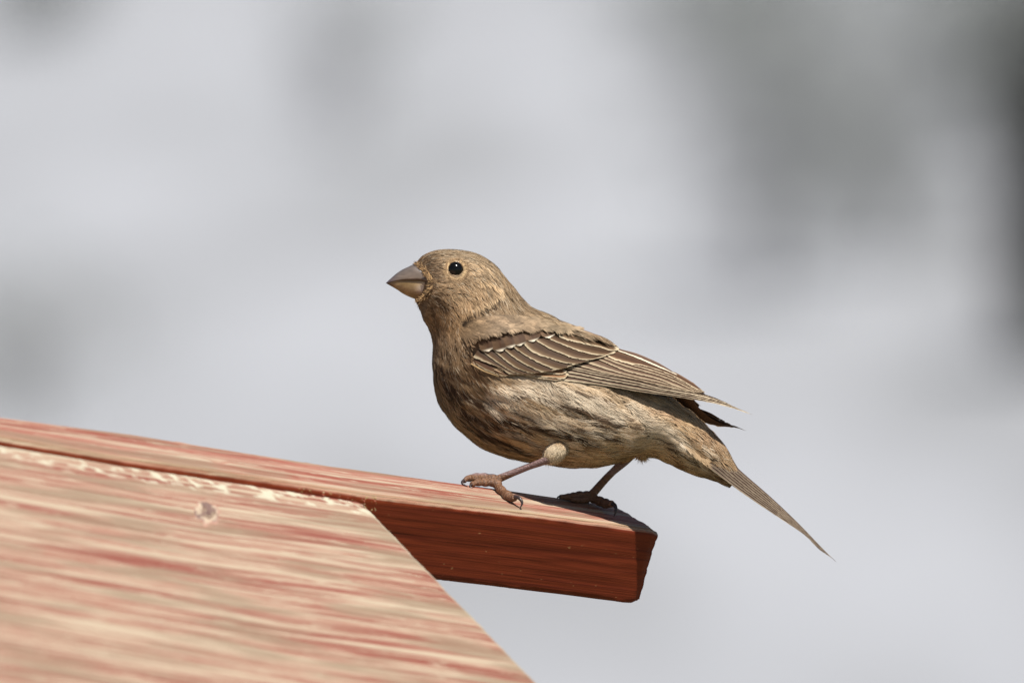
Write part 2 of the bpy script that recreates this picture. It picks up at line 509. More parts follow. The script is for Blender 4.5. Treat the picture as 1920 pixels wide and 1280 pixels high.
# roof panels: slabs
def slab(name, P, thick, uv, mat, fade, worn):
    nu, nv = P.shape[:2]
    Vt = P.reshape(-1, 3); Vb = (P + thick).reshape(-1, 3)
    n = nu * nv
    q = grid_quads(nu, nv)
    F = [tuple(x) for x in q] + [tuple(x + n) for x in q[:, ::-1]]
    def wall(ids):
        for a_, b_ in zip(ids[:-1], ids[1:]):
            F.append((a_, b_, b_ + n, a_ + n))
    wall([i * nv for i in range(nu)][::-1]); wall([i * nv + nv - 1 for i in range(nu)])
    wall(list(range(nv))); wall([(nu - 1) * nv + j for j in range(nv)][::-1])
    V = np.vstack([Vt, Vb])
    uv2 = np.vstack([uv.reshape(-1, 2), uv.reshape(-1, 2) + 500])
    return mesh_from(name, T(V), F, mat, feeder, FB, uv=uv2,
              attrs={'fade': np.r_[fade.ravel(), np.zeros(n)], 'worn': np.r_[worn.ravel(), np.zeros(n)]})

x0 = np.linspace(-760, 677, 480); rr = np.linspace(0, 640, 230)
X0, R = np.meshgrid(x0, rr, indexing='ij')
bx = X0 - 2; by = yN(X0) + 12; bd = dN(X0) + 6
P = np.stack([bx + 0.97 * R, by + R, bd - 1.45 * R], -1)
u_v = R * 2.0
rel = (fbm(X0 / 120, u_v / 7.5, 41) - 0.5) * 3.0 + (fbm(X0 / 400, u_v / 60, 43) - 0.5) * 5
nr = np.array([-0.42, -0.80, -0.42])    # outward (x, y, dep): up and towards the viewer
rim = sstep(677 - 12, 677, X0)
rel = rel - rim ** 2 * 3 - rim * 3 * fbm(u_v / 14, X0 * 0, 44)
rel = rel - sstep(6, 0, R) * 3
P = P + nr * rel[..., None]
P[..., 0] += rim * (fbm(u_v / 22, X0 * 0 + 5, 45) - 0.5) * 5
uvr = np.stack([X0, u_v], -1)
wr = rim ** 3 * 0.5 + sstep(34, 22, R) * sstep(0.55, 0.60, fbm(X0 / 17, u_v / 11, 46))
slab('roof_panel', P, np.array([0.22, 0.5, 0.4]) * 100, uvr, M_roof, np.ones_like(X0), np.clip(wr, 0, 1))

# the far slope of the roof, behind the ridge
x0 = np.linspace(-700, 640, 60); rr = np.linspace(0, 420, 24)
X0, R = np.meshgrid(x0, rr, indexing='ij')
P = np.stack([X0 - 66 - 1.25 * R, yF(X0 - 66) + 16 + 0.22 * R, dN(X0) + 105 + 1.6 * R], -1)
slab('roof_panel', P, np.array([0.1, 1.0, 0.1]) * 50, np.stack([X0, R * 2], -1), M_roof, np.ones_like(X0), np.zeros_like(X0))

# feeder box and post under the roof (seen only from other positions)
def feeder_box(name, c, ext, mat):
    u = np.array([1, 0.14, 0.7]); u /= np.linalg.norm(u)
    w = np.array([-0.5, 0.0, 0.85]); w /= np.linalg.norm(w)
    d = np.array([-0.05, 1.0, 0.06])
    V = []
    for a_ in (-1, 1):
        for b_ in (-1, 1):
            for e_ in (-1, 1):
                V.append(np.array(c) + u * ext[0] * a_ + w * ext[1] * b_ + d * ext[2] * e_)
    Fq = [(0, 1, 3, 2), (4, 6, 7, 5), (0, 4, 5, 1), (2, 3, 7, 6), (0, 2, 6, 4), (1, 5, 7, 3)]
    V = np.array(V)
    uvb = V[:, :2].copy()
    return mesh_from(name, T(V), Fq, mat, feeder, FB, uv=uvb, attrs={'fade': np.full(8, 0.2), 'worn': np.zeros(8)}, smooth=False)
feeder_box('feeder_wall', (-20, 1500, -520), (520, 300, 330), M_pole)
feeder_box('feeder_tray', (-20, 1850, -520), (640, 420, 22), M_pole)
post_top = T(np.array([[-20., 1870., -520.]]))[0]
pr = 0.045
V = []
for z in (-0.1, post_top[2]):
    for sx, sy in ((-1, -1), (1, -1), (1, 1), (-1, 1)):
        V.append((post_top[0] + sx * pr, post_top[1] + sy * pr, z))
mesh_from('post', np.array(V), [(0, 1, 5, 4), (1, 2, 6, 5), (2, 3, 7, 6), (3, 0, 4, 7), (4, 5, 6, 7), (0, 3, 2, 1)], M_bark, feeder, FB, smooth=False)

# nail head sunk in the roof with a collar of peeled paint
def on_roof(x, y, lift=0):
    # solve x0, R for an image point
    R_ = 0.0; xx = x
    for _ in range(30):
        xx = x + 2 - 0.97 * R_; R_ = y - (yN(xx) + 12)
    p = np.array([x, y, dN(xx) + 4 - 1.45 * R_])
    return p + nr * lift
e_u = np.array([1, 0.145, 0.7]); e_u /= np.linalg.norm(e_u)
e_r = np.array([0.97, 1, -1.45]); e_r /= np.linalg.norm(e_r)
cN = on_roof(392, 963)
an = np.linspace(0, 2 * np.pi, 40, endpoint=False)
V = []; cols = []
prof = [(0, 0.0, (126, 104, 92)), (6, 1.0, (120, 96, 86)), (10, 1.5, (150, 132, 112)), (14, 0.2, (120, 92, 78)), (18, 2.5, (182, 162, 140)), (23, 3.5, (196, 176, 152)), (28, 1.0, (190, 156, 138)), (32, -3, (196, 148, 128))]
for (r_, h_, c_) in prof:
    wob = 1 + 0.5 * (fbm(np.cos(an) * 1.6 + 4 + r_ * 0.05, np.sin(an) * 1.6 + 7, 3) - 0.5) * 2
    for a_, w_ in zip(an, wob):
        q_ = cN + e_u * math.cos(a_) * r_ * 0.95 * w_ + (e_r - 0.6 * e_u) * math.sin(a_) * r_ * 1.45 * w_ + nr * (h_ + 1.0 + (random.random() - 0.5) * 3)
        V.append(q_)
        nz = float(fbm(q_[0] / 9, q_[1] / 7, 14))
        m_ = float(sstep(0.5, 0.62, nz)) if r_ < 29 else 0.0
        cols.append((lin(c_) * (1 - m_) + lin((122, 98, 90)) * m_) * random.uniform(0.85, 1.1))
mesh_from('nail', T(np.array(V)), grid_quads(len(prof), 40, True), vcol_mat('old_nail', 0.6), feeder, FB, col=np.array(cols))

# splinters and lichen crumbs where the roof board meets the pole
V = []; Fc = []; cols = []
for i in range(46):
    t = random.random()
    c = np.array([682 + random.uniform(-6, 24), 938 + random.uniform(-6, 20), 0.0])
    if i > 26:
        xx = random.uniform(560, 680); c = np.array([xx, yN(xx) + random.uniform(6, 13), 0])
    c[2] = dN(c[0]) - 6 - random.random() * 8
    s_ = random.uniform(1.2, 3.6)
    b0 = len(V)
    d1 = np.random.default_rng(i).normal(0, 1, (3, 3)); d1 /= np.linalg.norm(d1, axis=1, keepdims=True)
    for sgn in (-1, 1):
        for kx in range(3):
            V.append(c + d1[kx] * s_ * sgn * (1, 0.7, 0.5)[kx])
    Fc += [(b0, b0 + 1, b0 + 2), (b0 + 3, b0 + 1, b0 + 2), (b0, b0 + 4, b0 + 2), (b0, b0 + 1, b0 + 5), (b0 + 3, b0 + 4, b0 + 2), (b0 + 3, b0 + 1, b0 + 5), (b0, b0 + 4, b0 + 5), (b0 + 3, b0 + 4, b0 + 5)]
    cc = lin(random.choice([(190, 170, 120), (150, 120, 80), (170, 100, 80), (210, 190, 150)]))
    cols += [cc] * 6
o = mesh_from('wood_splinters', T(np.array(V)), Fc, vcol_mat('splinter_wood', 0.8), feeder, FB, col=np.array(cols), smooth=False)
o['kind'] = 'stuff'

# ================================================================== BIRD
def TB(P):
    """layout -> world for the bird, whose rump and tail swing a little towards the viewer"""
    P = np.array(P, float)
    d = np.clip(P[..., 0] - 1130, 0, None)
    P[..., 2] -= 0.5 * d * d / (d + 45)  * np.where(P[..., 0] < 1200, sstep(905, 868, P[..., 1]), 1.0)
    return T(P)

bird = empty('finch', T(np.array([1005., 925., 0.])), 'brown streaked finch perched at the end of the red wooden pole', 'bird')
BB = np.array(bird.location)

ST = [  # top x,y  bottom x,y  half width
 (780, 494, 777, 560, 4), (789, 482, 782, 568, 10), (800, 475, 786, 576, 17), (812, 470.5, 789, 584, 27), (828, 468, 792, 592, 42), (845, 468, 796, 602, 54), (870, 470, 803, 612, 58),
 (900, 478, 810, 626, 60), (927, 496, 814, 646, 62), (948, 523, 814, 668, 67), (968, 551, 814, 692, 77), (991, 580, 816, 722, 88),
 (1019, 591, 826, 752, 98), (1052, 606, 843, 780, 105), (1086, 620, 863, 803, 110), (1120, 639, 894, 828, 112), (1150, 662, 937, 848, 112),
 (1178, 690, 986, 862, 108), (1208, 716, 1040, 870, 100), (1238, 738, 1092, 873, 90), (1268, 758, 1145, 867, 74), (1292, 776, 1190, 846, 58),
 (1316, 797, 1232, 853, 46), (1338, 818, 1281, 875, 36), (1356, 842, 1320, 889, 27), (1372, 866, 1350, 899, 18), (1384, 886, 1370, 908, 9)]
ST = np.array(ST, float)
NS, NTH = 420, 240
sk = np.linspace(0, 1, len(ST)); sf = np.linspace(0, 1, NS)
dense = curve(ST, 3) if False else np.stack([np.interp(sf, sk, ST[:, c]) for c in range(5)], 1)
ker = np.exp(-0.5 * (np.arange(-12, 13) / 5.0) ** 2); ker /= ker.sum()
pad = np.vstack([2 * dense[0] - dense[12:0:-1], dense, 2 * dense[-1] - dense[-2:-14:-1]])
dense = np.stack([np.convolve(pad[:, c], ker, 'valid') for c in range(5)], 1)
th = np.linspace(0, 2 * np.pi, NTH, endpoint=False)
def section_pts(row):
    top_ = row[..., 0:2]; bot_ = row[..., 2:4]; hw = row[..., 4]
    return top_, bot_, hw
TOP, BOT, HW = dense[:, 0:2], dense[:, 2:4], dense[:, 4]
CEN = (TOP + BOT) / 2; HV = (TOP - BOT) / 2
ct, st_ = np.cos(th), np.sin(th)
LOFT = np.zeros((NS, NTH, 3))
LOFT[..., 0:2] = CEN[:, None] + HV[:, None] * ct[None, :, None]
LOFT[..., 2] = -HW[:, None] * (np.sign(st_) * np.abs(st_) ** 0.93)[None, :]
# soft lumps of plumage
ARC = np.r_[0, np.cumsum(np.linalg.norm(np.diff(CEN, axis=0), axis=1))]
CIRC = 2 * np.pi * np.sqrt((np.linalg.norm(HV, axis=1) ** 2 + HW ** 2) / 2)
dS = np.gradient(LOFT, axis=0); dT = np.roll(LOFT, -1, 1) - np.roll(LOFT, 1, 1)
NRM = np.cross(dS, dT); NRM /= np.maximum(np.linalg.norm(NRM, axis=-1, keepdims=True), 1e-9)
if (NRM[200, 60] * (LOFT[200, 60] - np.array([*CEN[200], 0]))).sum() < 0: NRM = -NRM
lump = np.zeros((NS, NTH))
thw = np.where(th > np.pi, 2 * np.pi - th, th)
U1 = ARC[:, None] * np.ones(NTH); V1 = thw[None, :] * CIRC[:, None] / (2 * np.pi)
lump = (fbm(U1 / 55, V1 / 22, 61) - 0.5) * 9 * sstep(0.28, 0.5, sf)[:, None]
LOFT = LOFT + NRM * lump[..., None]
dS = np.gradient(LOFT, axis=0); dT = np.roll(LOFT, -1, 1) - np.roll(LOFT, 1, 1)
sgn_ = np.sign((np.cross(dS, dT) * NRM).sum(-1, keepdims=True).mean())
NRM = np.cross(dS, dT) * sgn_; NRM /= np.maximum(np.linalg.norm(NRM, axis=-1, keepdims=True), 1e-9)

def lofted(s, t):
    """bilinear lookup: s 0..1, t radians -> point, normal"""
    a = np.clip(s, 0, 1) * (NS - 1); i = np.minimum(a.astype(int), NS - 2); f = (a - i)[..., None]
    b = (t % (2 * np.pi)) / (2 * np.pi) * NTH; j = b.astype(int) % NTH; g = (b - np.floor(b))[..., None]; j2 = (j + 1) % NTH
    L = lambda M: (M[i, j] * (1 - f) + M[i + 1, j] * f) * (1 - g) + (M[i, j2] * (1 - f) + M[i + 1, j2] * f) * g
    n = L(NRM); n /= np.linalg.norm(n, axis=-1, keepdims=True)
    return L(LOFT), n

bodyF = [tuple(int(x) for x in q) for q in grid_quads(NS, NTH, True)]
LV = LOFT.reshape(-1, 3)
bvh = BVHTree.FromPolygons([Vector(v) for v in LV[::1]], bodyF)
def near_depth(x, y):
    """depth of the near body surface behind an image point, or 0 when missed"""
    h = bvh.ray_cast(Vector((x, y, -1000)), Vector((0, 0, 1)))
    return h[0].z if h[0] is not None else None

# ---- colour of the plumage (own colours, plus a shadow line painted under the cheek fringe)
SPL = [(840,475,150,128,100),(900,490,150,128,100),(940,530,156,132,102),(972,565,152,127,97),(795,490,128,100,72),(815,512,128,104,80),
 (850,535,160,132,98),(862,562,186,156,120),(890,550,172,140,102),(930,545,165,135,100),(785,565,150,120,86),(800,585,160,130,92),(828,575,120,88,56),
 (830,605,155,118,76),(870,600,175,140,98),(825,650,160,132,100),(845,685,140,112,80),(880,700,128,98,66),(850,735,150,122,86),(880,790,190,158,114),
 (1000,735,205,178,142),(1080,750,208,182,148),(950,745,190,160,122),(1160,768,200,172,136),(900,762,150,120,84),(950,790,175,132,88),(1020,790,192,164,126),
 (1080,800,188,160,122),(1125,790,182,148,108),(980,832,194,160,112),(1050,832,190,160,120),(1130,840,205,175,132),(1170,805,205,175,135),(1190,770,205,175,135),
 (1240,770,215,185,145),(1220,800,218,192,158),(1270,822,206,178,142),(1250,842,215,180,132),(1300,865,200,168,122),(1290,790,205,170,124),(1320,830,180,145,110),
 (930,620,165,138,108),(980,612,166,139,107),(1040,622,170,145,112),(1100,645,165,140,110),(900,650,160,130,98),(1200,720,150,120,90),(1000,868,190,158,112),
 (930,830,196,160,112),(840,720,150,120,85),(1350,870,170,140,105),(915,515,150,128,100),(865,520,158,132,102)]
SPL = np.array(SPL, float)
SPLc = lin(SPL[:, 2:])
W_, K_, Wh = 1.35 * lin((255, 240, 216)), lin((84, 58, 38)), 1.15 * lin((246, 226, 196))
STR = [([(925,757),(960,741),(1010,729),(1060,745),(1120,765),(1165,790)],15,W_,.95),
 ([(850,735),(900,758),(950,754),(1000,745),(1040,760),(1090,772),(1130,787),(1170,802)],7,K_,.92),
 ([(960,770),(1000,780),(1050,790),(1100,805),(1135,815)],11,Wh,.85),
 ([(930,785),(960,795),(1000,802),(1040,815),(1090,826),(1120,836)],7,K_,.92),
 ([(870,783),(900,795),(940,810),(980,825),(1010,838)],5,K_,.8),
 ([(900,812),(940,830),(985,848)],3.5,K_,.8),([(868,775),(885,800),(915,824),(940,838)],3,K_,.8),([(838,700),(850,740),(870,775)],5,K_,.6),
 ([(828,690),(835,730),(850,765)],3.5,K_,.6),([(940,795),(960,808),(990,822)],4,K_,.6),
 *[(list(q_), 4.0, K_, .85) for q_ in [((1082,737),(1120,747),(1152,758)),((1128,800),(1160,813)),((1060,776),(1100,789),(1130,800)),((872,742),(900,764),(930,777)),((960,772),(1000,790),(1030,800)),((1090,806),(1130,818),(1160,828))]],
 *[(list(q_), 3.0, lin((66, 44, 28)), .85) for q_ in [((880,780),(900,794),(922,812)),((888,799),(915,822),(949,842)),((914,815),(950,834),(986,850)),((914,788),(943,807)),
  ((949,791),(975,802),(1002,818)),((965,810),(990,822),(1012,839)),((866,767),(888,794)),((834,719),(842,740),(853,757)),((848,730),(869,762)),((949,842),(1002,855)),((861,786),(885,808),(914,828)),
  ((826,690),(832,712),(842,735)),((1040,812),(1075,822),(1110,828)),((1020,800),(1060,812))]],
 ([(1030,822),(1060,831),(1088,838)],5,Wh,.8),([(1060,805),(1090,812),(1130,822)],4,K_,.5),
 ([(1190,768),(1215,790),(1250,812),(1275,836)],14,W_,.7),([(1183,785),(1200,806),(1230,822),(1262,834)],4,K_,.8),
 ([(1255,842),(1285,856),(1310,872)],4.5,lin((92,72,46)),.8),([(1225,772),(1255,775),(1275,790)],9,lin((170,135,105)),.6),
 ([(943,548),(944,560),(930,571),(910,580),(888,587)],4.5,lin((225,192,148)),.8),
 ([(946,568),(926,579),(902,590),(880,600),(866,608)],3.6,lin((66,48,30)),.95),  # painted shadow cast by the cheek fringe
 ([(868,499),(888,496),(910,503),(925,515)],4,lin((195,165,126)),.7),([(872,521),(888,514),(904,510)],4,lin((205,172,130)),.7),
 ([(868,507),(877,505)],2.2,lin((60,45,30)),.9),([(814,527),(826,533),(834,537)],3.5,lin((180, 146, 104)),.6),
 ([(820,560),(829,574),(838,586)],7,lin((84,60,38)),.8),([(905,535),(925,537),(940,548)],4,lin((215,182,138)),.7),
 ([(812,575),(815,600),(822,620)],4,lin((92,68,42)),.6),([(850,560),(870,578),(890,585)],6,lin((196,164,124)),.6),
 ([(838,660),(846,690),(856,720)],6,lin((98,74,50)),.5),([(880,680),(900,712),(925,735)],8,lin((110,80,52)),.55),
 ([(900,600),(950,598),(1000,612)],8,lin((150,122,92)),.4)]
def pcol(x, y):
    w = np.exp(-((x[:, None] - SPL[:, 0]) ** 2 + (y[:, None] - SPL[:, 1]) ** 2) / (2 * 20.0 ** 2)) + 1e-12 / (1 + (x[:, None] - SPL[:, 0]) ** 2 + (y[:, None] - SPL[:, 1]) ** 2)
    c = (w @ SPLc) / w.sum(1, keepdims=True)
    for pts, wd, cc, stg in STR:
        p = np.array(pts, float); d = np.full(len(x), 1e9)
        for a, b in zip(p[:-1], p[1:]):
            ab = b - a; t = np.clip(((x - a[0]) * ab[0] + (y - a[1]) * ab[1]) / (ab @ ab), 0, 1)
            d = np.minimum(d, np.hypot(x - a[0] - ab[0] * t, y - a[1] - ab[1] * t))
        f = (np.exp(-(d / wd) ** 3) * stg)[:, None]
        c = c * (1 - f) + cc * f
    lum = c @ np.array([0.25, 0.6, 0.15])
    return c * 0.80 + lum[:, None] * np.array([0.22, 0.20, 0.165])

# ---- legs (continuous with the body)
near_leg = [((1052, 834, -74), (1030, 859, -84), (985, 877, -70), (938, 896, -57), (929, 902, -58)), (11, 7.6, 6.2, 6.6, 8)]
far_leg = [((1192, 835, 48), (1176, 858, 52), (1140, 893, 56), (1114, 922, 57), (1106, 930, 57)), (13, 10, 7, 7.5, 8.5)]
pad = lambda n, amp: (lambda t: 1 + amp * np.abs(np.sin(t * np.pi * n)) - amp * 0.5)
toes = [  # points, radii, bump
 [((932, 900, -56), (912, 896, -64), (893, 896, -76), (876, 897, -90), (870, 902, -97)), (8, 6.6, 6.0, 5.2, 3.6), pad(4.3, .26)],
 [((931, 904, -66), (912, 905, -76), (894, 905, -88), (884, 908, -98)), (7, 5.6, 5.0, 4.0), pad(3.6, .24)],
 [((931, 898, -48), (908, 893, -50), (890, 892, -58), (879, 895, -66)), (7, 5.5, 4.6, 3.6), pad(3.6, .24)],
 [((929, 898, -56), (935, 913, -76), (946, 924, -98), (958, 933, -122), (966, 933, -132)), (7.5, 7.0, 6.6, 7.6, 4.6), pad(3.6, .24)],
 [((1106, 930, 57), (1085, 928, 40), (1066, 931, 22), (1050, 931, 10)), (8, 6.2, 5.2, 3.4), pad(4.3, .26)],
 [((1104, 932, 68), (1082, 930, 60), (1064, 930, 48), (1050, 931, 38)), (7, 5.2, 4.6, 3.2), pad(3.6, .24)],
 [((1104, 935, 50), (1088, 937, 32), (1072, 936, 16)), (6, 5, 3.6), pad(3.6, .24)],
 [((1105, 930, 57), (1122, 938, 44), (1138, 944, 26), (1148, 944, 12)), (7.5, 7.0, 7.6, 4.8), pad(3.6, .24)]]
claws = [
 [((874, 899, -93), (867, 903, -102), (869, 908, -108), (877, 912, -108)), (3.6, 3.2, 2.2, 0.6)],
 [((888, 906, -94), (881, 911, -104), (886, 915, -108)), (3.0, 2.2, 0.6)],
 [((963, 931, -129), (973, 933, -140), (979, 942, -146), (975, 953, -149)), (4.6, 3.8, 2.6, 0.6)],
 [((1054, 931, 14), (1047, 931, 6), (1044, 934, 2)), (3.2, 2.2, 0.8)],
 [((1145, 943, 16), (1153, 947, 6), (1155, 957, 1), (1151, 967, -1)), (4.8, 3.8, 2.8, 0.6)]]
V = [LV]; F = list(bodyF); n0 = len(LV)
capc = [np.array([*CEN[0], 0]), np.array([*CEN[-1], 0])]
V.append(np.array(capc)); a = n0; b = n0 + 1
for j in range(NTH):
    F.append((a, (j + 1) % NTH, j)); F.append((b, (NS - 1) * NTH + j, (NS - 1) * NTH + (j + 1) % NTH))
n0 += 2
def addm(v, f):
    global n0
    V.append(v); F.extend([tuple(int(i) + n0 for i in q) for q in f]); n0 += len(v)
skel = []
for pts, rad in (near_leg, far_leg):
    addm(*tube(pts, rad, sub=8)); skel.append((np.array(pts[1:]), np.array(rad[1:])))
for pts, rad, bp in toes:
    addm(*tube(pts, [q_ * 1.2 for q_ in rad], sub=8, bump=bp)); skel.append((np.array(pts), np.array(rad)))
TUFT = [((1044, 842, -76), (27, 19, 20), 2.3), ((1180, 842, 42), (26, 17, 18), -0.8)]
for c_, ax, ro in TUFT:
    addm(*ellipsoid(c_, ax, 18, ro))
tmp = bpy.data.meshes.new('tmp'); tmp.from_pydata(np.vstack(V).tolist(), [], F); tmp.update()
to = bpy.data.objects.new('tmp', tmp); C.objects.link(to)
md = to.modifiers.new('r', 'REMESH'); md.mode = 'VOXEL'; md.voxel_size = 1.4
dg = bpy.context.evaluated_depsgraph_get(); dg.update()
em = bpy.data.meshes.new_from_object(to.evaluated_get(dg))
nv_ = len(em.vertices); bv = np.zeros(nv_ * 3, np.float32); em.vertices.foreach_get('co', bv); bv = bv.reshape(-1, 3).astype(float)
bpy.data.objects.remove(to)
# light smoothing of the voxel steps is done by smooth shading; colours
dleg = np.full(nv_, 1e9); legarc = np.zeros(nv_)
for p, r_ in skel:
    acc = 0.0
    for i in range(len(p) - 1):
        a, b = p[i].astype(float), p[i + 1].astype(float); ab = b - a
        t = np.clip(((bv - a) @ ab) / (ab @ ab), 0, 1)
        rad_ = r_[i] * (1 - t) + r_[i + 1] * t
        dn = np.linalg.norm(bv - a - t[:, None] * ab, axis=1) / rad_
        legarc = np.where(dn < dleg, acc + t * np.linalg.norm(ab), legarc); acc += np.linalg.norm(ab)
        dleg = np.minimum(dleg, dn)
isleg = (dleg < 1.45) & (bv[:, 1] > 852)
colb = pcol(bv[:, 0], bv[:, 1]) * 0.75
for c_, ax, ro in TUFT:
    m_ = (np.linalg.norm((bv - np.array(c_)) / np.array([36, 30, 32]), axis=1) < 1) & ~isleg
    colb[m_] = lin((225, 195, 150))
ng = fbm(bv[:, 0] / 5, bv[:, 1] / 5 + bv[:, 2] / 5, 71)
toe = bv[:, 1] > 890
lc = np.where(toe[:, None], lin((118, 84, 60)), lin((134, 108, 104)))
crs = np.abs(np.sin(np.pi * legarc / 7.5)) ** 0.6
lc = lc * (0.6 + 0.8 * ng)[:, None] * np.where(toe, 0.45 + 0.75 * crs, 0.85 + 0.2 * crs)[:, None]
colb[isleg] = lc[isleg]
wb = TB(bv) - BB
em.vertices.foreach_set('co', wb.astype(np.float32).ravel())
em.polygons.foreach_set('use_smooth', np.ones(len(em.polygons), bool))
ca = em.color_attributes.new('Col', 'FLOAT_COLOR', 'POINT')
c4 = np.ones((nv_, 4), np.float32); c4[:, :3] = colb; ca.data.foreach_set('color', c4.ravel())
em.materials.clear(); em.materials.append(M_body); em.materials.append(M_leg)
li = np.zeros(len(em.loops), np.int32); em.loops.foreach_get('vertex_index', li)
ls = np.zeros(len(em.polygons), np.int32); em.polygons.foreach_get('loop_start', ls)
em.polygons.foreach_set('material_index', isleg[li[ls]].astype(np.int32))
em.update()
em.name = 'body'
body = bpy.data.objects.new('body', em); C.objects.link(body); body.parent = bird

# claws
for pts, rad in claws:
    v, f = tube(pts, rad, n=10, sub=6)
    mesh_from('claw', TB(v), f, M_claw, bird, BB, col=np.tile(lin((62, 52, 50)), (len(v), 1)))

# ---- beak
def beak(name, topc, botc, half, colf, up):
    n = 44; m = 26
    Tt = curve(topc, n); Bt = curve(botc, n)
    if up:  Cc = Bt; Rv = Tt - Bt
    else:   Cc = Tt; Rv = Bt - Tt
    u = np.linspace(0, 1, n)
    hw = half * (u ** 0.66) + 0.4
    a = np.linspace(0, np.pi, m)
    P = np.zeros((n, m + 6, 3))
    sa = np.abs(np.sin(a)) ** 0.85
    P[:, :m, 0:2] = Cc[:, None] + Rv[:, None] * sa[None, :, None]
    P[:, :m, 2] = -hw[:, None] * np.cos(a)[None, :]
    for j in range(6):
        f = (j + 1) / 7
        P[:, m + j, 0:2] = Cc + Rv * 0.03
        P[:, m + j, 2] = hw * (1 - 2 * f)
    # rear closure pushed into the head
    V = P.reshape(-1, 3)
    q = grid_quads(n, m + 6, True)
    F_ = [tuple(x) for x in (q[:, ::-1] if up else q)]
    uu = np.repeat(u, m + 6); 
    rel = np.zeros((n, m + 6)); rel[:, :m] = sa[None]; 
    c = colf(uu, rel.ravel(), V)
    # end fan
    V = np.vstack([V, P[-1].mean(0)]); c = np.vstack([c, c[-1]])
    l = (n - 1) * (m + 6)
    for j in range(m + 6): F_.append((len(V) - 1, l + j, l + (j + 1) % (m + 6)))
    return mesh_from(name, TB(V), F_, M_beak, bird, BB, col=c)
def q1(l): return [(700 + a / 5.333, 440 + b / 5.333) for a, b in l]
def cu(u, r, V):
    n = fbm(V[:, 0] / 14, V[:, 1] / 3, 81)
    c = lin((138, 121, 106))[None] * (1 - r[:, None]) + lin((100, 92, 88))[None] * r[:, None]
    k_ = sstep(0.35, 0.0, u)[:, None]
    c = c * (1 - k_) + lin((92, 80, 84)) * k_
    e = (np.exp(-(r / 0.12) ** 2))[:, None] * 0.6
    c = c * (1 - e) + lin((90, 62, 40)) * e
    nst = np.exp(-(((V[:, 0] - 787) / 4.5) ** 2 + ((V[:, 1] - 506) / 2.6) ** 2))[:, None] * 0.75
    c = c * (1 - nst) + lin((50, 38, 32)) * nst
    return c * (0.62 + 0.76 * n)[:, None]
def cl(u, r, V):
    n = fbm(V[:, 0] / 10, V[:, 1] / 5, 83)
    c = lin((176, 148, 106))[None] * np.ones((len(u), 1))
    b_ = np.exp(-(((V[:, 0] - 793) / 11) ** 2 + ((V[:, 1] - 541) / 8) ** 2))[:, None]
    c = c * (1 - b_) + lin((228, 212, 194)) * b_
    b_ = (np.exp(-(((V[:, 0] - 757) / 14) ** 2 + ((V[:, 1] - 532) / 7) ** 2)) * 0.5)[:, None]
    c = c * (1 - b_) + lin((110, 88, 48)) * b_
    k_ = sstep(0.22, 0.0, u)[:, None]
    c = c * (1 - k_) + lin((84, 66, 52)) * k_
    r_ = (r ** 2 * 0.5)[:, None]
    c = c * (1 - r_) + lin((150, 104, 66)) * r_
    return c * (0.66 + 0.68 * n)[:, None]
gape = [(125, 487), (200, 468), (300, 456), (400, 456), (480, 458), (540, 474), (600, 492), (660, 505)]
beak('upper_beak', q1([(125, 482), (170, 440), (230, 388), (290, 348), (350, 320), (410, 298), (500, 330), (600, 420)]), q1([(125, 487)] + gape[1:]), 31, cu, True)
beak('lower_beak', q1([(132, 486)] + [(x, y - 8) for x, y in gape[1:]]), q1([(138, 492), (230, 545), (300, 592), (385, 632), (450, 648), (520, 640), (590, 610), (650, 570)]), 28, cl, False)

# ---- eyes
for sgn in (-1, 1):
    dz = near_depth(854, 505.6) or -50
    c_ = (854, 505.6, sgn * (-dz) * 1.0 - sgn * 7.0)
    c_ = (854, 505.6, (dz + 7.0) if sgn < 0 else -(dz + 7.0))
    v, f = ellipsoid(c_, (15.4, 15.4, 15.4), 24)
    eye = mesh_from('eye', TB(v), f, M_eye, bird, BB)
    # lid ring
    an = np.linspace(0, 2 * np.pi, 56, endpoint=False); V = []
    for a_ in an:
        for b_ in np.linspace(0, 2 * np.pi, 8, endpoint=False):
            rr_ = 15.0 + 1.7 * math.cos(b_) + 0.4 * math.sin(a_ * 14)
            V.append((854 + rr_ * math.cos(a_) * 1.0, 505.6 + rr_ * math.sin(a_), c_[2] + sgn * (3.0 + 1.8 * math.sin(b_)) + sgn * 0.12 * (rr_ * math.cos(a_)) * 0.4))
    V = np.array(V)
    idx = np.arange(56)[:, None] * 8; i2 = (np.arange(56)[:, None] + 1) % 56 * 8; j = np.arange(8)[None]; j2 = (j + 1) % 8
    q = np.stack([idx + j, i2 + j, i2 + j2, idx + j2], -1).reshape(-1, 4)
    mesh_from('eyelid', TB(V), q, M_beak, eye, BB, col=np.tile(lin((150, 122, 88)), (len(V), 1)))

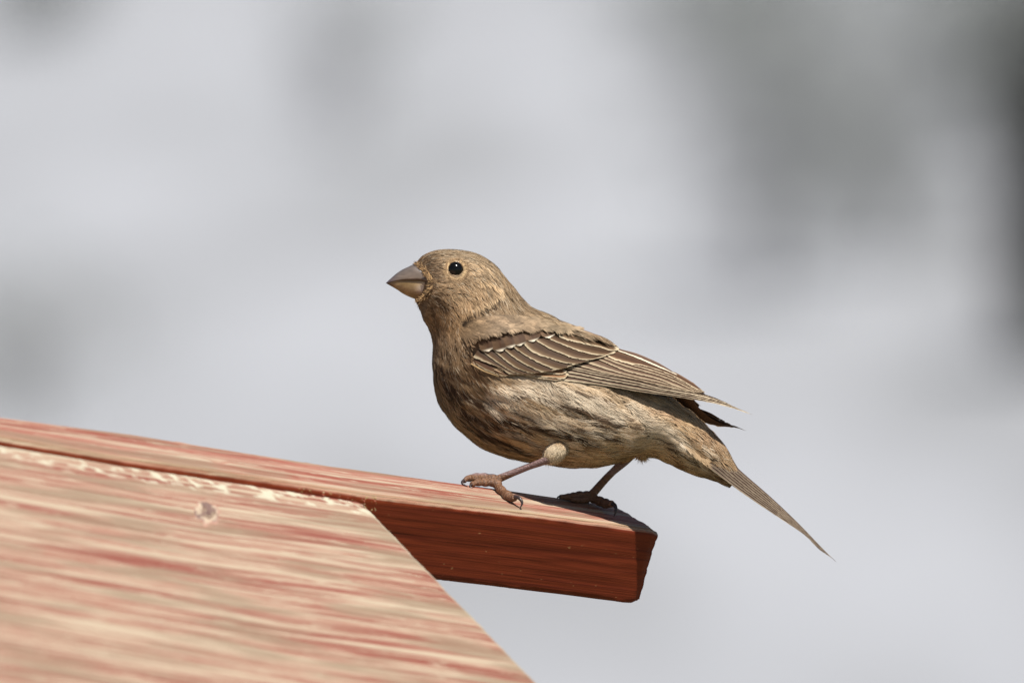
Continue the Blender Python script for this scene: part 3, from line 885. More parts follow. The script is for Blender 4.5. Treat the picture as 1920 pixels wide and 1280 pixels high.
# ---- ribbons = barbs of the contour feathers
def ribbons(name, PATH, NR, width, col0, col1, parent, mat, thin=0.15):
    """PATH n,K,3 layout; NR n,K,3; width n"""
    n, K_, _ = PATH.shape
    tg = np.gradient(PATH, axis=1)
    side = np.cross(tg, NR); side /= np.maximum(np.linalg.norm(side, axis=-1, keepdims=True), 1e-9)
    t = np.linspace(0, 1, K_)
    prof = np.interp(t, [0, 0.35, 0.75, 1], [0.7, 1, 0.8, thin])[None, :, None]
    wv = side * prof * width[:, None, None] * 0.5
    V = np.stack([PATH - wv, PATH + wv], 2).reshape(-1, 3)          # n,K,2
    base = (np.arange(n) * K_ * 2)[:, None] + (np.arange(K_ - 1) * 2)[None]
    q = np.stack([base, base + 1, base + 3, base + 2], -1).reshape(-1, 4)
    tt = t[None, :, None]
    c = col0[:, None] * (1 - tt) + col1[:, None] * tt
    c = np.repeat(c[:, :, None], 2, 2).reshape(-1, 3)
    nn = np.repeat(NR[:, :, None], 2, 2).reshape(-1, 3)
    o = mesh_from(name, TB(V), q, mat, parent, BB, col=c, normals=TN(nn))
    o['kind'] = 'stuff'
    return o

WPOLY = np.array([(880,652),(925,637),(990,630),(1045,634),(1082,627),(1130,645),(1250,692),(1330,742),(1420,780),(1300,752),(1150,727),(1050,714),(940,703),(893,674)], float)
def inpoly(x, y, poly):
    r = np.zeros(len(x), bool); j = len(poly) - 1
    for i in range(len(poly)):
        xi, yi = poly[i]; xj, yj = poly[j]
        r ^= ((yi > y) != (yj > y)) & (x < (xj - xi) * (y - yi) / (yj - yi + 1e-9) + xi)
        j = i
    return r

BPOLY = np.array([(765, 497), (778, 500), (786, 504), (794, 515), (802, 527), (800, 540), (797, 550), (788, 556), (776, 560), (765, 556)], float)
def contour(n, seed):
    r = np.random.default_rng(seed)
    # area weighted sampling
    wgt = np.gradient(ARC) * CIRC; cdf = np.cumsum(wgt); cdf /= cdf[-1]
    s = np.interp(r.random(n), cdf, sf); t = r.random(n) * 2 * np.pi
    P, N = lofted(s, t)
    hd = s < 0.30
    nearw = inpoly(P[:, 0], P[:, 1], WPOLY) & (np.abs(P[:, 2]) > 12)
    eye_ = (np.hypot(P[:, 0] - 854, P[:, 1] - 505.6) < 13.5) | inpoly(P[:, 0], P[:, 1], BPOLY)
    shd = (P[:, 0] > 884) & (P[:, 0] < 1064) & (P[:, 1] > 611) & (P[:, 1] < 665) & (np.abs(P[:, 2]) > 40)
    keep = ~nearw & ~eye_ & ~shd
    s, t, P, N = s[keep], t[keep], P[keep], N[keep]; n = len(s)
    arc = np.interp(s, sf, ARC); circ = np.interp(s, sf, CIRC)
    tw = np.where(t > np.pi, 2 * np.pi - t, t); side = np.where(t > np.pi, -1, 1)
    av = tw * circ / (2 * np.pi)
    L = np.interp(s, [0, 0.08, 0.2, 0.33, 0.5, 0.8, 1], [6, 9, 13, 20, 36, 36, 24]) * r.uniform(0.7, 1.3, n)
    L = L * np.where((P[:, 0] > 862) & (P[:, 0] < 1066) & (P[:, 1] < 660) & (P[:, 1] > 596), 0.5, 1.0)
    # clump-wise slant
    sl = (fbm(arc / 34, av / 15, 91 + seed) - 0.5) * 1.0 + (vnoise(arc / 9, av / 5, 95) - 0.5) * 0.7 + r.normal(0, 0.14, n)
    # cheek feathers run down and back
    cw = np.interp(s, [0, 0.3, 0.45, 1], [7, 9, 12, 12]); cl_ = cw * 1.9
    ci = np.floor(arc / cl_ + vnoise(av / 20, arc * 0, 5) * 1.5); cj = np.floor(av / cw + 0.5 * (ci % 2) + fbm(arc / 40, av / 30, 6) * 1.2)
    h_ = lambda a_, b_, k_: _tab[(a_ * 7 + b_ * 31 + k_ * 57).astype(int) % 256, (a_ * 13 + b_ * 3 + k_ * 11).astype(int) % 256]
    cav = (cj + 0.5 - 0.5 * (ci % 2) - fbm(arc / 40, av / 30, 6) * 1.2) * cw
    ch, cc_, cs_ = h_(ci, cj, 1), h_(ci, cj, 2), h_(ci, cj, 3)
    sl = sl + (cs_ - 0.5) * 0.5
    K_ = 5
    PATH = np.zeros((n, K_, 3)); NN = np.zeros((n, K_, 3))
    lift = (1.2 + 2.2 * fbm(arc / 16, av / 10, 97) + r.random(n) * 1.6) * np.interp(s, [0, 0.25, 0.45, 1], [0.45, 0.6, 1.2, 1.3])
    arcd = ARC[-1]
    for k_ in range(K_):
        f = k_ / (K_ - 1)
        step = L * f
        # slant curls back towards the flow
        off = L * (np.sin(sl) * (f - 0.35 * f * f))
        s2 = np.interp(arc + step * np.cos(sl), ARC, sf)
        off = off - (av - cav) * 0.65 * f ** 1.4
        t2 = t + side * off / np.maximum(circ, 40) * 2 * np.pi
        p, nn = lofted(s2, t2)
        over = np.clip((arc + step - ARC[-1]), 0, None)
        h = -1.5 + (ch * 2.6 * np.interp(s, [0, 0.3, 0.5], [0.3, 0.5, 1.0])) * (f > 0) + lift * np.sin(min(1, f * 1.25) * np.pi * 0.62) * 1.3
        PATH[:, k_] = p + nn * h[:, None]; NN[:, k_] = nn
    # where the tip runs onto the wing, lie on top of it
    on = inpoly(PATH[:, -1, 0], PATH[:, -1, 1], WPOLY) & (np.abs(PATH[:, -1, 2]) > 12)
    upp = on & (N[:, 1] < 0.9)
    for k_ in range(K_):
        PATH[on, k_] += NN[on, k_] * 11.0 * (k_ / (K_ - 1)) ** 0.7
    m = PATH[:, 3]
    c = pcol(m[:, 0], m[:, 1])
    streak = fbm(arc / 46, av / 5.0, 101) ; brst = sstep(0.36, 0.55, s)
    under = sstep(1.2, 2.0, tw)
    f = (sstep(0.53, 0.60, streak) * 0.8 * brst * under)[:, None]
    c = c * (1 - f) + c * np.array([0.42, 0.34, 0.27]) * f
    lite = fbm(arc / 50, av / 4.5, 203)
    reg = sstep(0.46, 0.54, s) * sstep(0.95, 0.85, s) * sstep(1.0, 1.3, tw) * sstep(2.5, 2.1, tw)
    f = (sstep(0.56, 0.62, lite) * 0.6 * reg)[:, None]
    c = c * (1 - f) + W_ * 0.95 * f
    # mantle: soft dark feather centres
    mant = sstep(0.30, 0.36, s) * sstep(1.3, 1.0, tw)
    f = (sstep(0.5, 0.7, fbm(arc / 22, av / 8, 105)) * 0.4 * mant)[:, None]
    c = c * (1 - f * 0.6)
    # head: fine speckle and pale shaft streaks
    hdv = (s < 0.33)
    c = c * (0.92 + 0.16 * cc_)[:, None] * np.interp(s, [0, 0.28, 0.4, 1], [1.07, 1.04, 0.94, 0.98])[:, None] * np.array([1.035, 1.0, 0.95])
    sp = fbm(arc / 9, av / 3.0, 107)
    amp = np.where(hdv, 0.75, 0.35)
    c = c * (1 + amp * (sp - 0.5) * 1.5)[:, None]
    fh = (np.exp(-(((m[:, 0] - 800) / 22) ** 2 + ((m[:, 1] - 490) / 16) ** 2)) * (r.random(n) < 0.45))[:, None]
    c = c * (1 - 0.6 * fh)
    # around the eye: pale ring
    de = np.hypot(m[:, 0] - 854, m[:, 1] - 505.6)
    ring = (np.exp(-((de - 19) / 2.6) ** 2) * (0.8 + 0.0 * de))[:, None]
    c = c * (1 - ring) + lin((205, 172, 128)) * ring
    c = c * r.lognormal(0, 0.17, n)[:, None]
    pale = (r.random(n) < 0.10)[:, None] * 0.35
    c = c * (1 - pale) + lin((236, 220, 192)) * pale
    w = np.interp(s, [0, 0.2, 0.4, 1], [0.95, 1.1, 1.35, 1.35]) * r.uniform(0.7, 1.3, n)
    c = c * 1.08
    return PATH, NN, w, c * 0.72, c * 1.15

PATH, NN, w, c0, c1 = contour(150000, 5)
# chin, throat and vent wisps
ribbons('plumage', PATH, NN, w, c0, c1, bird, M_plume)

def tuft(cx, ax, ro, flow, n, Lr, colA, seed, name='leg_feathers', w0=1.7, bend=55, jit=0.25, top=None):
    r = np.random.default_rng(seed)
    d = r.normal(0, 1, (n, 3)); d /= np.linalg.norm(d, axis=1, keepdims=True)
    cr, sr = math.cos(ro), math.sin(ro)
    e = d * np.array(ax)
    P = np.stack([cx[0] + e[:, 0] * cr - e[:, 1] * sr, cx[1] + e[:, 0] * sr + e[:, 1] * cr, cx[2] + e[:, 2]], 1)
    nn = d / np.array(ax); nn = np.stack([nn[:, 0] * cr - nn[:, 1] * sr, nn[:, 0] * sr + nn[:, 1] * cr, nn[:, 2]], 1)
    nn /= np.linalg.norm(nn, axis=1, keepdims=True)
    fl = np.array(flow, float) + r.normal(0, jit, (n, 3)); fl -= nn * (fl * nn).sum(1, keepdims=True) * 0.9
    fl /= np.linalg.norm(fl, axis=1, keepdims=True)
    L = r.uniform(*Lr, n)
    K_ = 4; t = np.linspace(0, 1, K_)
    path = P[:, None] + fl[:, None] * (L[:, None] * t)[..., None] + nn[:, None] * ((-1 + 3.4 * np.sin(t * 2.1)) - 0.0)[None, :, None] - nn[:, None] * (L[:, None] ** 2 * t ** 2 / bend)[..., None]
    c = np.repeat(lin(colA)[None], n, 0)
    if top is not None:
        g_ = sstep(cx[1] - 5, cx[1] - 20, P[:, 1])[:, None]
        c = c * (1 - g_) + lin(top) * g_
    c = c * r.lognormal(0, 0.3, n)[:, None]
    return ribbons(name, path, np.repeat(nn[:, None], K_, 1), np.full(n, w0), c * 0.8, c * 1.1, bird, M_plume)
tuft(TUFT[0][0], TUFT[0][1], TUFT[0][2], (-0.55, 0.8, 0), 7500, (10, 18), (246, 226, 192), 1, jit=0.3, bend=90, w0=1.05, top=(160, 130, 96))
tuft(TUFT[1][0], TUFT[1][1], TUFT[1][2], (-0.55, 0.8, 0), 1600, (7, 14), (190, 155, 112), 2)
tuft((1197, 843, -6), (13, 9, 20), 0.6, (0.5, 1.0, 0), 620, (14, 24), (196, 168, 128), 3, 'vent_feathers', bend=4000, jit=0.3)
tuft((793, 573, 0), (9, 6, 14), 0.9, (-0.1, 1, 0), 160, (8, 16), (140, 112, 80), 4, 'chin_feathers', 0.9)

# bristles over the bill's base, both sides
bl = curve([(778, 497), (790, 503), (799, 514), (806, 528), (803, 544), (795, 555), (783, 562)], 200)
r_ = np.random.default_rng(44)
for sg in (-1, 1):
    n_ = 420
    p0 = bl[r_.integers(0, 200, n_)] + r_.normal(0, 1.6, (n_, 2)) + np.array([4.0, 0])
    dd = np.array([(near_depth(a, b) or -4) for a, b in p0])
    L_ = r_.uniform(5, 11, n_); an_ = r_.normal(0.0, 0.45, n_) + np.where(p0[:, 1] > 530, -0.5, 0.35)
    t_ = np.linspace(0, 1, 4)
    X_ = p0[:, 0:1] - np.cos(an_)[:, None] * L_[:, None] * t_; Y_ = p0[:, 1:2] - np.sin(an_)[:, None] * L_[:, None] * t_
    D_ = dd[:, None] - 2.0 - 3.2 * np.sin(t_ * 2.4)[None]
    PT = np.stack([X_, Y_, D_], -1); PT[..., 2] *= -sg
    NNb = np.zeros_like(PT); NNb[..., 2] = sg * 1.0 if sg > 0 else -1.0; NNb[..., 1] = -0.3
    NNb[..., 2] = -1.0 if sg < 0 else 1.0
    PT[..., 2] = np.abs(PT[..., 2]) * (1 if sg > 0 else -1)
    NNb /= np.linalg.norm(NNb, axis=-1, keepdims=True)
    cb = np.where((r_.random(n_) < 0.4)[:, None], lin((84, 62, 42)), lin((176, 142, 100))) * r_.lognormal(0, 0.2, n_)[:, None]
    ribbons('bill_bristles', PT, NNb, np.full(n_, 1.2), cb * 0.8, cb * 1.1, bird, M_plume)

# short feathers round the eyelid
for sg in (-1, 1):
    n_ = 520
    a_ = r_.uniform(0, 2 * np.pi, n_); q_ = r_.uniform(14.2, 20, n_)
    p0 = np.stack([854 + q_ * np.cos(a_), 505.6 + q_ * np.sin(a_)], 1)
    dd = np.array([(near_depth(a, b) or -50) for a, b in p0])
    fl = a_ + np.pi / 2 * np.sign(np.sin(a_ + 0.001)) * -1.0
    L_ = r_.uniform(4, 8, n_); t_ = np.linspace(0, 1, 4)
    dx_ = np.cos(a_) * 0.45 + 0.75; dy_ = np.sin(a_) * 0.45 + 0.12 + r_.normal(0, 0.15, n_)
    dx_ = np.where((np.abs(np.sin(a_)) < 0.6) & (np.cos(a_) < 0), 0.1, dx_); dy_ = np.where((np.abs(np.sin(a_)) < 0.6) & (np.cos(a_) < 0), np.sign(np.sin(a_)) * 0.9, dy_)
    X_ = p0[:, 0:1] + dx_[:, None] * L_[:, None] * t_; Y_ = p0[:, 1:2] + dy_[:, None] * L_[:, None] * t_
    D_ = dd[:, None] - 1.2 - 1.6 * np.sin(t_ * 2.4)[None]
    PT = np.stack([X_, Y_, np.abs(D_) * sg], -1)
    NNb = np.zeros_like(PT); NNb[..., 2] = sg; NNb[..., 1] = -0.25; NNb /= np.linalg.norm(NNb, axis=-1, keepdims=True)
    near_ = (q_ < 16.4)[:, None]
    cb = np.where(near_, lin((206, 176, 134)), lin((160, 132, 100))) * r_.lognormal(0, 0.2, n_)[:, None]
    ribbons('eye_ring_feathers', PT, NNb, np.full(n_, 1.3), cb * 0.85, cb * 1.1, bird, M_plume)

# ---- wings
OUTX = [870, 944, 962, 992, 1025, 1093, 1161, 1210, 1250, 1281, 1304, 1324, 1360, 1409]
OUTY = [470, 515, 543, 581, 595, 621, 654, 670, 689, 706, 721, 737, 752, 777]
LOWX = [880, 930, 1000, 1050, 1150, 1248, 1307, 1360, 1409]
LOWY = [660, 700, 712, 717, 728, 742, 751, 763, 777]
WX = [880, 950, 1000, 1100, 1200, 1300, 1409]
WW_ = [54, 78, 90, 98, 88, 60, 40]
_dc = {}
def wing_depth(x, y):
    """depth (negative = nearer) of the folded wing's surface"""
    res = np.zeros(x.shape)
    for i in range(x.size):
        xx, yy = float(x.flat[i]), float(y.flat[i])
        key = (round(xx), round(yy))
        if key not in _dc:
            tp = np.interp(key[0], OUTX, OUTY); bt = max(np.interp(key[0], LOWX, LOWY), tp + 4)
            t = min(max((key[1] - tp) / (bt - tp), 0), 1.1)
            pr = 8 + (np.interp(key[0], WX, WW_) - 8) * math.sin(min(math.pi / 2, math.pi / 2 * t ** 0.75))
            nd = near_depth(key[0], key[1])
            nb = 0 if nd is None else max(0, -nd + 0.5)
            _dc[key] = math.log(math.exp(pr / 4) + math.exp(nb / 4)) * 4
        res.flat[i] = _dc[key]
    return -res
# smooth the wing surface on a coarse lattice
wxs = np.arange(850, 1430, 6.0); wys = np.arange(560, 800, 6.0)
WGX, WGY = np.meshgrid(wxs, wys, indexing='ij')
WD = wing_depth(WGX, WGY)
for _ in range(3):
    Wp = np.pad(WD, 1, mode='edge')
    WD = (Wp[1:-1, 1:-1] * 2 + Wp[:-2, 1:-1] + Wp[2:, 1:-1] + Wp[1:-1, :-2] + Wp[1:-1, 2:]) / 6
def wdep(x, y):
    a = np.clip((x - 850) / 6, 0, len(wxs) - 1.001); b = np.clip((y - 560) / 6, 0, len(wys) - 1.001)
    i = a.astype(int); j = b.astype(int); f = a - i; g = b - j
    return WD[i, j] * (1 - f) * (1 - g) + WD[i + 1, j] * f * (1 - g) + WD[i, j + 1] * (1 - f) * g + WD[i + 1, j + 1] * f * g

def cA_(l): return [(860 + a / 9.143, 590 + b / 9.143) for a, b in l]
def cB_(l): return [(1030 + a / 9.143, 600 + b / 9.143) for a, b in l]
def cC_(l): return [(1180 + a / 8.0, 650 + b / 8.0) for a, b in l]
DK, PA, TN_ = (92, 72, 52), (212, 194, 162), (152, 124, 92)

def far_map(P):
    """the far wing: mirrored in depth, drooping a little at the tip"""
    Q = P.copy()
    Q[..., 2] = -P[..., 2]
    k_ = sstep(1120, 1400, P[..., 0])
    Q[..., 1] += 30 * k_; Q[..., 0] -= 12 * k_
    o_ = np.interp(P[..., 0], OUTX, OUTY); l_ = np.interp(P[..., 0], LOWX, LOWY)
    tt_ = np.clip((P[..., 1] - o_) / np.maximum(l_ - o_, 6), 0, 1)
    Q[..., 1] += 15 * tt_ * sstep(1180, 1300, P[..., 0]) * sstep(1412, 1340, P[..., 0])
    return Q

fcount = 0
def feather(parent, lower, upper, off=0, tilt=4.0, dk=DK, pa=PA, eband=0.16, tip=0.06, tround=0.12, ext=1.22, mid=TN_, far=False, depf=None, nu=46, nv=17, shaft=0.42, upale=0.0, soft=0.10, rag=1.0, mirror=False, barbs=1.0):
    global fcount
    fcount += 1
    sd_ = fcount % 97
    Lc = curve(lower, nu); Uc = curve(upper, nu)
    u = np.linspace(0, 1, nu)[:, None]; v = np.linspace(0, ext, nv)[None, :]
    # round the tip
    te = u * (1 - tround * ((v - 0.4) / 0.7) ** 2 * u ** 4)
    def at(Cv, t):
        a = np.clip(t, 0, 1) * (nu - 1); i = np.minimum(a.astype(int), nu - 2); f = (a - i)[..., None]
        return Cv[i] * (1 - f) + Cv[i + 1] * f
    vv = np.broadcast_to(v, te.shape)
    P2 = at(Lc, te) * (1 - vv[..., None]) + at(Uc, te) * vv[..., None]
    # barb-raggedness of the free edge
    len_ = np.linalg.norm(Lc[-1] - Lc[0])
    rg = (vnoise(te * len_ / 2.6, 0 * te + sd_, 3) - 0.5) * 2.2 * np.exp(-vv / 0.08) * rag
    P2[..., 1] += rg
    tipr = (vnoise(vv * 9, 0 * te + sd_, 4) - 0.5) * 2.5 * rag
    P2[..., 0] += tipr * sstep(0.93, 1.0, u)
    dp = (depf or wdep)(P2[..., 0], P2[..., 1])
    camber = -1.6 * np.sin(np.clip(vv, 0, 1) * np.pi)
    dp = dp - off - tilt * (0.5 - vv) + camber
    P = np.concatenate([P2, dp[..., None]], -1)
    # colour
    j1 = fbm(te * len_ / 5, vv * 3, sd_) - 0.5
    eb = eband * (0.8 + 0.5 * j1) 
    f_e = 1 - sstep(eb - soft * 0.5, eb + soft, vv)
    f_t = sstep(1 - tip - 0.05, 1 - tip * 0.3, te + 0 * vv + j1 * 0.04) if tip > 0 else 0 * te
    f_u = sstep(1 - upale, 1.0, vv) if upale > 0 else 0 * te
    f = np.clip(np.maximum(np.maximum(f_e, f_t), f_u), 0, 1)[..., None]
    mf = np.exp(-((vv - shaft - 0.2) / 0.5) ** 2)[..., None]
    base = lin(dk) * mf + lin(mid) * (1 - mf)
    barb = vnoise(te * len_ / 1.3 + vv * 9, vv * 1.2, 9 + sd_)
    long_ = fbm(te * 3, vv * 16, 19 + sd_)
    base = base * (0.78 + 0.26 * (0.5 + (barb - 0.5) * barbs) + 0.28 * long_)[..., None]
    sh = np.exp(-((vv - shaft) / 0.045) ** 2)[..., None] * 0.55
    base = base * (1 - sh) + lin((70, 40, 26)) * sh
    c = base * (1 - f) + lin(pa) * (0.85 + 0.25 * barb)[..., None] * f
    if far: P = far_map(P)
    if mirror: P[..., 2] *= -1
    q = grid_quads(nu, nv)
    if far or mirror: q = q[:, ::-1]
    uvf = np.stack([te * len_, vv * 20], -1).reshape(-1, 2)
    return mesh_from('feather', TB(P.reshape(-1, 3)), q, M_feather, parent, BB, col=c.reshape(-1, 3), uv=uvf)

Em1 = cB_([(300,150),(450,205),(650,260),(850,310),(1060,400),(1200,470)])
E0 = cB_([(130,250),(250,325),(380,358),(600,412),(850,465),(1050,520),(1190,522)])
E1 = cB_([(-60,300),(100,370),(250,430),(450,512),(700,580),(900,603),(1075,588)])
E2 = cB_([(-250,340),(-100,430),(0,487),(200,572),(400,650),(620,678),(810,662)])
E3 = cA_([(1080,450),(1200,590),(1400,700),(1554,745),(1750,805),(1930,842),(2050,838),(2150,800)])
E4 = cA_([(900,520),(1050,640),(1250,760),(1450,860),(1650,932),(1750,935),(1850,880)])
E5 = cA_([(750,570),(900,700),(1100,830),(1280,920),(1420,972),(1530,975),(1650,935)])
E6 = cA_([(570,590),(700,700),(850,820),(1000,920),(1150,975),(1290,1003),(1400,980)])
E7 = cA_([(340,580),(500,700),(680,830),(850,940),(1000,1000),(1150,1025),(1280,1010)])
E8 = cA_([(250,730),(420,800),(560,850),(720,925),(860,1010),(980,1018)])
E9 = cA_([(300,840),(430,930),(560,990),(700,1040),(850,1048),(960,1020)])
def join(a, b):
    return a + [p for p in b if p[0] > a[-1][0] + 12]
P5 = join(cB_([(-260,940),(0,1010),(500,1062),(1000,1132),(1500,1222)]), cC_([(0,640),(500,722),(1000,800),(1300,852),(1650,950),(1850,1022)]))
P4 = join(cB_([(-200,900),(330,960),(900,1072),(1500,1182)]), cC_([(0,622),(500,698),(1000,775),(1400,866),(1650,944),(1835,1012)]))
P3 = join(cB_([(-150,850),(330,898),(900,1012),(1500,1122)]), cC_([(0,580),(500,662),(1000,745),(1350,830),(1640,925)]))
P2_ = join(cB_([(-100,790),(300,830),(900,962),(1500,1078)]), cC_([(0,548),(500,640),(1000,722),(1300,798),(1540,880)]))
P1 = join(cB_([(-50,740),(290,795),(900,922),(1500,1032)]), cC_([(0,517),(500,602),(1000,695),(1250,760),(1480,845)]))
S5 = join(cB_([(200,700),(400,758),(900,892),(1400,1000)]), cC_([(0,480),(400,562),(800,652),(1100,715),(1250,752)]))
S4 = join(cB_([(300,660),(600,722),(1000,850),(1500,985)]), cC_([(0,425),(500,545),(800,640),(1050,700)]))
S3 = join(cB_([(500,600),(850,682),(1300,868)]), cC_([(0,372),(400,475),(700,590),(1000,690)]))
S2 = join(cB_([(600,560),(900,642),(1300,790)]), cC_([(0,312),(400,420),(700,530),(950,650),(1040,690)]))
S1 = join(cB_([(700,540),(1000,612),(1300,735)]), cC_([(0,262),(400,378),(700,490),(950,620),(1090,690)]))
T2 = join(cB_([(800,560),(950,600),(1150,690),(1400,752)]), cC_([(0,222),(200,282),(500,372),(750,488),(950,600),(1150,692)]))
T1 = join(cB_([(900,470),(1140,520),(1350,590),(1600,690)]), cC_([(0,140),(200,202),(400,290),(600,372),(720,430)]))
T0 = join(cB_([(900,330),(1060,405),(1200,488),(1500,572)]), cC_([(0,66),(200,132),(400,222),(560,312),(720,412)]))
T2u = join(cB_([(900,450),(1100,510),(1350,590),(1600,690)]), cC_([(0,140),(200,202),(400,290),(600,365),(700,398),(850,482),(1000,578),(1150,688)]))

def wing(far):
    # supporting sheet under the feathers
    poly_top = np.array(list(zip([882, 930, 990, 1045, 1085, 1130, 1161, 1210, 1250, 1281, 1304, 1330, 1380], [655, 640, 622, 625, 628, 645, 658, 673, 692, 708, 723, 744, 766])), float)
    poly_bot = np.array(list(zip([885, 930, 1000, 1050, 1150, 1248, 1307, 1360, 1390], [664, 696, 706, 712, 723, 738, 747, 759, 770])), float)
    a = curve(poly_top, 80); b = curve(poly_bot, 80)
    v = np.linspace(0, 1, 20)[None, :, None]
    P2 = a[:, None] * (1 - v) + b[:, None] * v
    dp = wdep(P2[..., 0], P2[..., 1]) + 3.5
    P = np.concatenate([P2, dp[..., None]], -1)
    inner = P.copy(); inner[..., 2] += 4
    if far: P = far_map(P); inner = far_map(inner)
    n = 80 * 20
    q = grid_quads(80, 20); q = np.vstack([q, q[:, ::-1] + n])
    cl_ = np.tile(lin((72, 54, 42)), (2 * n, 1))
    w_ = mesh_from('wing', TB(np.vstack([P.reshape(-1, 3), inner.reshape(-1, 3)])), q, M_feather, bird, BB, col=cl_)
    k_ = dict(far=far)
    # primaries and secondaries, lowest first
    pl = [(P5, P4), (P4, P3), (P3, P2_), (P2_, P1), (P1, S5), (S5, S4), (S4, S3), (S3, S2), (S2, S1), (S1, T2)]
    for i, (lo, up) in enumerate(pl):
        pri = i < 5
        feather(w_, lo, up, off=i * 0.55, tilt=3.0, eband=0.30 if pri else 0.32, tip=0.0, tround=0.02, ext=1.5,
                dk=(54, 38, 34) if pri else (92, 72, 58), pa=(222, 204, 172) if pri else (188, 168, 138), shaft=0.9, soft=0.18, nu=90, nv=15, rag=0.5, mid=(104, 82, 66), **k_)
    feather(w_, T2, T2u, off=5.0, tilt=3.5, eband=0.17, tip=0.03, ext=1.15, dk=(84, 62, 48), mid=(140, 108, 80), nu=90, **k_)
    feather(w_, T1, T0, off=6.0, tilt=3.0, eband=0.42, tip=0.03, ext=1.0, dk=(96, 74, 64), pa=(232, 218, 192), nu=80, rag=0.3, **k_)
    # primary coverts
    feather(w_, cA_([(1150,1050),(1400,1090),(1650,1128),(1760,1112)]), cA_([(1150,1000),(1400,1040),(1650,1085),(1770,1080)]), off=2.0, eband=0.3, dk=(104, 72, 50), **k_)
    feather(w_, cA_([(1150,1030),(1400,1062),(1650,1088),(1800,1095),(1885,1050)]), cA_([(1150,960),(1400,980),(1650,1015),(1880,970)]), off=2.8, eband=0.2, tip=0.08, dk=(150, 112, 80), mid=(165, 130, 92), **k_)
    feather(w_, cA_([(1150,960),(1280,975),(1550,1003),(1760,1022),(1860,1000)]), cA_([(1150,860),(1400,880),(1650,900),(1845,925)]), off=3.5, eband=0.14, tip=0.06, dk=(140, 104, 74), mid=(160, 124, 90), **k_)
    # alula
    feather(w_, E9, E8, off=6, tilt=3, eband=0.12, dk=(78, 54, 40), **k_)
    feather(w_, cA_([(200,850),(400,965),(560,1025),(705,1058)]), cA_([(215,830),(420,945),(580,1008),(700,1052)]), off=7, tilt=1, eband=0.5, dk=(160, 132, 92), pa=(214, 192, 148), **k_)
    # greater coverts, outermost first
    gc = [(E8, E7), (E7, E6), (E6, E5), (E5, E4), (E4, E3), (E3, E2), (E2, E1), (E1, E0), (E0, Em1)]
    for i, (lo, up) in enumerate(gc):
        feather(w_, lo, up, off=8 + i * 0.3, tilt=2.4, eband=0.10 if i else 0.25, tip=0.06, ext=1.3, mid=(124, 98, 72), dk=(70, 53, 39), shaft=0.55, soft=0.18, **k_)
    feather(w_, Em1, cB_([(330,60),(480,130),(680,200),(880,280),(1060,370),(1190,455)]), off=11, tilt=2, eband=0.3, dk=(120, 94, 74), mid=(150, 120, 92), ext=1.0, **k_)
    # median coverts
    for i, (tx, ty) in enumerate([(480,625),(700,622),(880,560),(1030,525),(1250,455),(1530,392)]):
        wd = 150; bx_, by_ = tx - 140, ty - (290 if tx < 1000 else 220)
        lo = cA_([(bx_ - 40, by_ + 60), (tx - wd, ty - 130), (tx - 100, ty - 30), (tx + 10, ty + 15)])
        up = cA_([(bx_ + 200, by_ - 10), (tx + wd - 10, ty - 200), (tx + wd, ty - 90), (tx + 60, ty - 5)])
        feather(w_, lo, up, off=12 + i * 0.2, tilt=0.5, eband=-0.3, tip=0.30, tround=0.05, ext=1.0, dk=(78, 58, 43), mid=(112, 88, 66), pa=(240, 228, 204), nu=30, soft=0.12, shaft=0.5, **k_)
    return w_
wing(False)
wing(True)

# lesser coverts and scapulars: soft barbed fringe over the wing's shoulder, both sides
def shoulder(seed, n):
    r = np.random.default_rng(seed)
    x = r.uniform(858, 1078, n); 
    ylo = np.interp(x, [872, 900, 930, 960, 1000, 1050, 1100], [642, 631, 626, 621, 619, 622, 621])
    yhi = np.interp(x, [872, 900, 930, 960, 1000, 1050, 1100], [612, 602, 598, 598, 602, 612, 628])
    f = r.random(n); y = yhi + (ylo - yhi) * f - 8
    # scale-like feathers: parabola centres
    row = np.floor((y - yhi) / 11); ph = (x / 26 + row * 0.5 + r.normal(0, 0.13, n))
    cell = ph - np.floor(ph) - 0.5
    cx = x - cell * 22
    L = r.uniform(10, 20, n)
    ang = 0.55 + cell * -0.9 + r.normal(0, 0.08, n) + (fbm(x / 30, y / 20, 3) - 0.5) * 0.6
    K_ = 4; t = np.linspace(0, 1, K_)
    X = x[:, None] + np.cos(ang)[:, None] * L[:, None] * t; Y = y[:, None] + np.sin(ang)[:, None] * L[:, None] * t
    D = wdep(X, Y)
    D = D - (13 + 6 * f[:, None] * np.ones(K_)) * sstep(852, 896, x)[:, None] - 2.5 * np.sin(t * 2.2)[None]
    PATH = np.stack([X, Y, D], -1)
    e = 2.0
    dx = (wdep(X + e, Y) - wdep(X - e, Y)) / (2 * e); dy = (wdep(X, Y + e) - wdep(X, Y - e)) / (2 * e)
    NN = np.stack([dx, dy, -np.ones_like(dx)], -1); NN /= np.linalg.norm(NN, axis=-1, keepdims=True)
    c = pcol(x, y) * (0.72 + 0.5 * vnoise(cx / 9, row * 3.3, 5))[:, None]
    ca_, cb_ = x * 0.9 + y * 0.43, -x * 0.43 + y * 0.9
    c = c * (0.30 + 1.4 * fbm(ca_ / 26, cb_ / 5, 33))[:, None]
    c = c * (1 - 0.2 * np.exp(-(cell / 0.2) ** 2))[:, None] * r.lognormal(0, 0.14, n)[:, None]
    return PATH, NN, np.full(n, 1.7), c * 0.72, c * 1.2
for mir in (False, True):
    PATH, NN, w, c0, c1 = shoulder(31, 9000)
    if mir:
        PATH = PATH * np.array([1, 1, -1]); NN = NN * np.array([1, 1, -1])
    ribbons('shoulder_feathers', PATH, NN, w, c0, c1, bird, M_plume)

